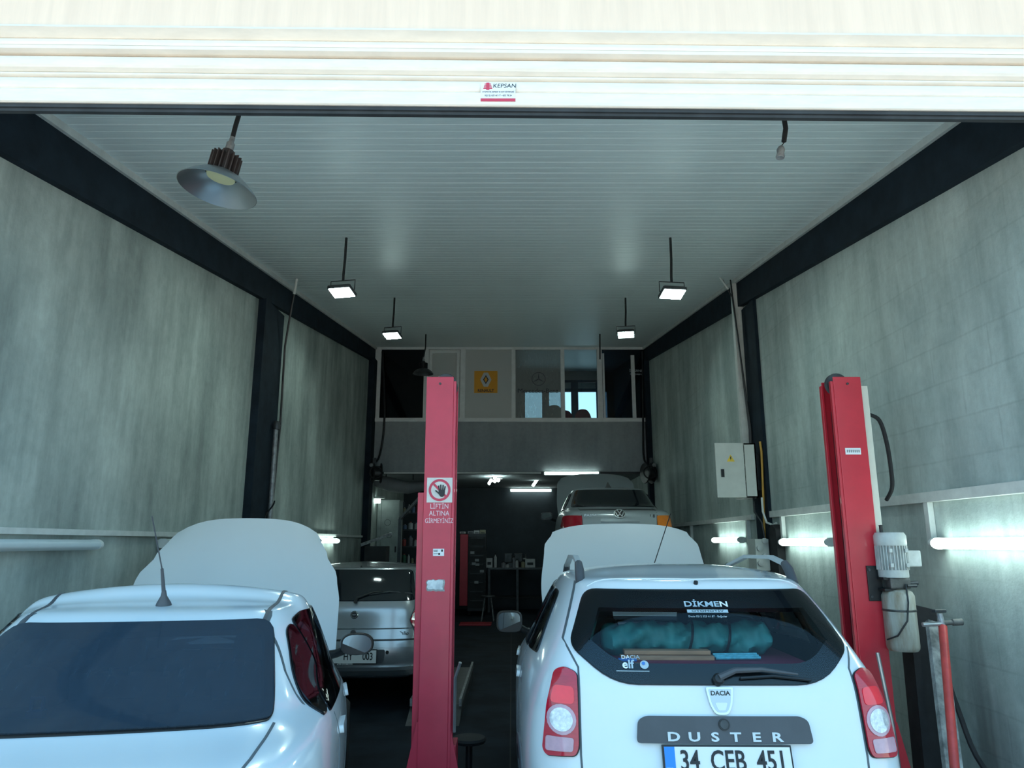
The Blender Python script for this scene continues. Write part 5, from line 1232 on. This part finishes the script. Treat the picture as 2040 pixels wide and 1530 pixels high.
for sx in (a.x+.24, b.x-.06):
    MB().lathe([(0, -.03), (.06, -.03), (.06, .03), (0, .03)], (sx, 18.8, .06), 14, (1, 0, 0)).build('castor', 'rubber', t)
for i, (u, m) in enumerate(((922, 'item0'), (938, 'item5'), (950, 'item0'), (962, 'item3'))):
    q = at(u, 1060, Y=18.8); o = thing('spray_box', ['flat pale box', 'long grey carton', 'low white tray', 'small beige packet'][i]+' lying on top of the tool cabinet', 'box', (q.x, 18.8, a.z), group='boxes on the tool cabinet')
    MB().box(q.x-.07, q.x+.07, 18.72, 18.9, a.z, a.z+.05+.015*i).build('carton', m, o, bevel=.004); MB().box(q.x-.05, q.x+.05, 18.715, 18.7205, a.z+.012, a.z+.03).build('print', 'ink', o)
# workbench with bottles
a, b = at(972, 1124, Y=19.6), at(1085, 1124, Y=19.6); zt = 1.12
t = thing('workbench', 'dark steel workbench along the back wall', 'workbench', ((a.x+b.x)/2, 19.9, 0))
MB().box(a.x, b.x, 19.6, 20.3, zt-.05, zt).build('worktop', 'dark_steel', t, bevel=.004)
for x in (a.x, (a.x+b.x)/2, b.x-.06):
    for y in (19.62, 20.22): MB().box(x, x+.06, y, y+.06, 0, zt-.05).build('leg', 'dark_steel', t)
MB().box(a.x, b.x, 19.65, 20.25, .35, .38).build('shelf', 'black_matte', t)
bz = zt
stuff_ = [(975, 'pale printed box', 'box', .16, .24, 'item0'), (987, 'slim white spray bottle', 'bottle', .07, .38, 'item0'), (1003, 'dark squat jar', 'jar', .12, .16, 'item5'), (1011, 'small white tub', 'tub', .10, .10, 'item0'), (1024, 'tall grey spray can', 'can', .08, .30, 'item5'), (1030, 'short silver can', 'can', .08, .22, 'item0'), (1042, 'round pale pot', 'pot', .11, .18, 'item3'), (1056, 'wide black and white carton', 'box', .26, .22, 'item0')]
for u, lab, cat, w_, h_, m in stuff_:
    q = at(u, 1110, Y=19.8); o = thing('spray_bottle' if cat == 'bottle' else 'cardboard_box' if cat == 'box' else 'paint_'+cat, lab+' on the dark workbench', cat, (q.x, 19.8, bz))
    if cat == 'box':
        MB().box(q.x-w_/2, q.x+w_/2, 19.72, 19.92, bz, bz+h_).build('carton', m, o, bevel=.005); MB().box(q.x-w_*.3, q.x+w_*.3, 19.714, 19.721, bz+h_*.3, bz+h_*.6).build('print', 'ink', o)
    else:
        MB().lathe([(0, 0), (w_/2, 0), (w_/2, h_*.7), (w_*.2, h_*.8), (w_*.2, h_*.86), (0, h_*.86)], (q.x, 19.8, bz), 16).build('bottle_body', m, o, smooth=True); MB().lathe([(w_*.25, h_*.86), (w_*.25, h_), (0, h_)], (q.x, 19.8, bz), 12).build('cap', 'black', o)
q = at(1022, 1090, Y=20.1)
t = thing('bench_vise', 'dark bench vise standing on the workbench', 'vise', (q.x, 20.1, bz))
MB().box(q.x-.14, q.x+.14, 20.0, 20.2, bz, bz+.12).build('base', 'dark_steel', t, bevel=.01); MB().box(q.x-.24, q.x-.02, 20.02, 20.18, bz+.12, bz+.36).build('fixed_jaw', 'dark_steel', t, bevel=.02); MB().box(q.x+.03, q.x+.26, 20.02, 20.18, bz+.14, bz+.36).build('moving_jaw', 'dark_steel', t, bevel=.02); MB().tube([(q.x-.1, 20.1, bz+.22), (q.x+.36, 20.1, bz+.22)], .02, 8).build('screw', 'steel', t); MB().tube([(q.x+.34, 20.1, bz+.10), (q.x+.34, 20.1, bz+.34)], .012, 6).build('handle', 'steel', t)
# stool and red mat in front of the bench
q = at(972, 1205, Y=17.6)
t = thing('steel_stool', 'dark steel stool in front of the tool cabinet', 'stool', (q.x, 17.6, 0))
MB().lathe([(0, .52), (.17, .52), (.175, .545), (.16, .56), (0, .565)], (q.x, 17.6, 0), 20).build('seat', 'dark_steel', t, smooth=True)
for k in range(4): MB().tube([(q.x+.10*math.cos(k*1.57+.78), 17.6+.10*math.sin(k*1.57+.78), .52), (q.x+.20*math.cos(k*1.57+.78), 17.6+.20*math.sin(k*1.57+.78), 0)], .014, 6).build('leg', 'bare_metal', t)
q = at(948, 1215, Y=16.8); tag(MB().box(q.x-.35, q.x+.35, 16.5, 17.0, 0, .035).build('red_pad', 'tool_red', None, bevel=.01), 'dim red kneeling pad on the dark floor in front of the cabinet', 'pad')
# ceiling clutter: crumpled duct above the silver car
q = at(795, 965, Y=16.2)
t = thing('ventilation_duct', 'crumpled grey ventilation duct under the mezzanine at the left', 'duct', q)
MB().tube([q+Vector((-.55, 0, .10)), q+Vector((-.2, .1, .0)), q+Vector((.2, .0, -.08)), q+Vector((.6, .15, -.02))], [.13, .16, .13, .10], 12).build('duct_body', 'hydrant', t, smooth=True)
for k in range(2): MB().tube([q+Vector((-.3+.6*k, .05, .1)), (q.x-.3+.6*k, q.y+.05, Z0+.05)], .012, 6).build('hanger', 'black', t)
# scissor lift under the raised saloon
t = thing('scissor_lift', 'dark scissor lift carrying the raised pale saloon', 'car lift', (1.6, 12.8, 0))
for sx in (-.62, .62):
    MB().box(1.6+sx-.22, 1.6+sx+.22, 11.1, 14.4, 1.09, 1.174).build('platform', 'dark_steel', t, bevel=.006)
    MB().box(1.6+sx-.20, 1.6+sx+.20, 11.4, 14.1, 0, .08).build('base_frame', 'dark_steel', t, bevel=.006)
    MB().bar((1.6+sx-.08, 11.6, .10), (1.6+sx-.08, 13.9, 1.08), .06, .12).build('scissor_arm', 'dark_steel', t); MB().bar((1.6+sx+.08, 13.9, .10), (1.6+sx+.08, 11.6, 1.08), .06, .12).build('scissor_arm', 'dark_steel', t)
# ramp plate and trolley on the floor beside the column
a = at(915, 1345, Y=7.6)
t = thing('floor_ramp', 'flat dark drive-on ramp lying behind the left red column', 'ramp', (-.75, 8.6, 0))
MB().prism([(7.7, 0), (10.4, 0), (10.4, .12), (8.1, .12)], 'yz', -1.05, -.52).build('ramp_plate', 'dark_steel', t); MB().box(-.545, -.52, 8.0, 10.4, .12, .19).build('edge_flange', 'bare_metal', t); MB().box(-1.05, -1.025, 8.0, 10.4, .12, .19).build('edge_flange', 'bare_metal', t)
q = at(935, 1440, Y=5.9)
t = thing('tool_trolley', 'low dark roller stand with round top beside the left column foot', 'stand', (q.x, 5.9, 0))
MB().lathe([(0, .30), (.12, .30), (.13, .32), (.12, .335), (0, .34)], (q.x, 5.9, 0), 20).build('top', 'black_matte', t, smooth=True); MB().lathe([(.025, .04), (.025, .30), (0, .30)], (q.x, 5.9, 0), 10).build('post', 'black', t); MB().lathe([(0, 0), (.10, 0), (.10, .03), (.03, .05), (0, .05)], (q.x, 5.9, 0), 18).build('foot', 'dark_steel', t)
# floor joints
t = None
for i, x in enumerate((-.02, 1.9)):
    struct(MB().box(x, x+.012, YF, YB, 0, .0015).build('trim_%d' % (4+i), 'black_matte'))
for i, y in enumerate((6.3, 9.5, 12.7)):
    struct(MB().box(WL, WR, y, y+.012, 0, .0015).build('trim_%d' % (6+i), 'black_matte'))

# ================================================================== things by the right wall
t = thing('rubber_sheets', 'black rubber sheets leaning on the right wall under the oil tank', 'rubber sheet', (2.6, 4.6, 0))
for k in range(4):
    x = 2.585+.055*k; MB().prism([(x, 0), (x+.05, 0), (x+.065, 1.36-.012*k), (x+.02, 1.37-.012*k)], 'xz', 4.98+.02*k, 5.12+.012*k).build('sheet', 'rubber', t)
a = at(1850, 1235, Y=4.62)
t = thing('leaning_plank', 'dirty grey plank leaning on the right wall beside the black sheets', 'plank', (2.7, 4.6, 0))
p0, p1 = at(1838, 1237, Y=4.65), at(1872, 1530, Y=4.25)
dv = (p1-p0); pf = p0+dv*(p0.z/(p0.z-p1.z))
MB().bar(p0+Vector((.015, -.10, 0)), pf+Vector((.015, -.10, .0)), .095, .035, up=(0, 1, 0)).build('board', 'plank_dirty', t, bevel=.003)
p0, p1 = at(1878, 1248, Y=4.40), at(1902, 1530, Y=4.0)
pf = p0+(p1-p0)*((p0.z-.02)/(p0.z-p1.z))
t = thing('jack_handle', 'long red jack handle with steel cross bar leaning by the right wall', 'jack handle', (pf.x, pf.y, 0))
MB().tube([p0, pf], .023, 12).build('pole', 'jack_red', t, smooth=True)
MB().tube([p0, p0+Vector((-.005, .01, .07))], .017, 10).build('neck', 'bare_metal', t)
MB().tube([p0+Vector((-.115, -.0, .01)), p0+Vector((-.01, 0, .015))], .013, 10).build('cross_bar', 'steel', t)
MB().tube([p0+Vector((.01, 0, .018)), p0+Vector((.055, 0, .022)), p0+Vector((.06, 0, .022)), p0+Vector((.115, 0, .025))], [.013, .013, .019, .019], 10).build('hand_grip', 'greasy', t, smooth=True)
MB().obox(p0+Vector((-.006, .01, .085)), (.075, .035, .018), Matrix.Rotation(.2, 3, 'Z')).build('knob', 'dark_steel', t, bevel=.005)
MB().box(pf.x-.12, pf.x+.12, pf.y-.35, pf.y+.05, 0, .09).build('jack_body', 'jack_red', t, bevel=.015)
a, b = at(1868, 1290, Y=4.86), at(1960, 1530, Y=4.5)
tag(MB().tube(cr([a, (a+b)/2+Vector((-.012, 0, -.03)), b, (2.86, 4.3, .25), (2.80, 4.1, .02)]), .016, 8).build('black_hose', 'rubber', None, smooth=True), 'black hose hanging down the right wall behind the red jack handle', 'hose')
q = at(1748, 1300, Y=4.75)
tag(MB().tube([q, q+Vector((.035, -.03, -.42)), q+Vector((.06, -.05, -1.2))], .012, 8).build('steel_rod', 'steel', None, smooth=True), 'thin shiny steel rod standing against the right red column', 'rod')
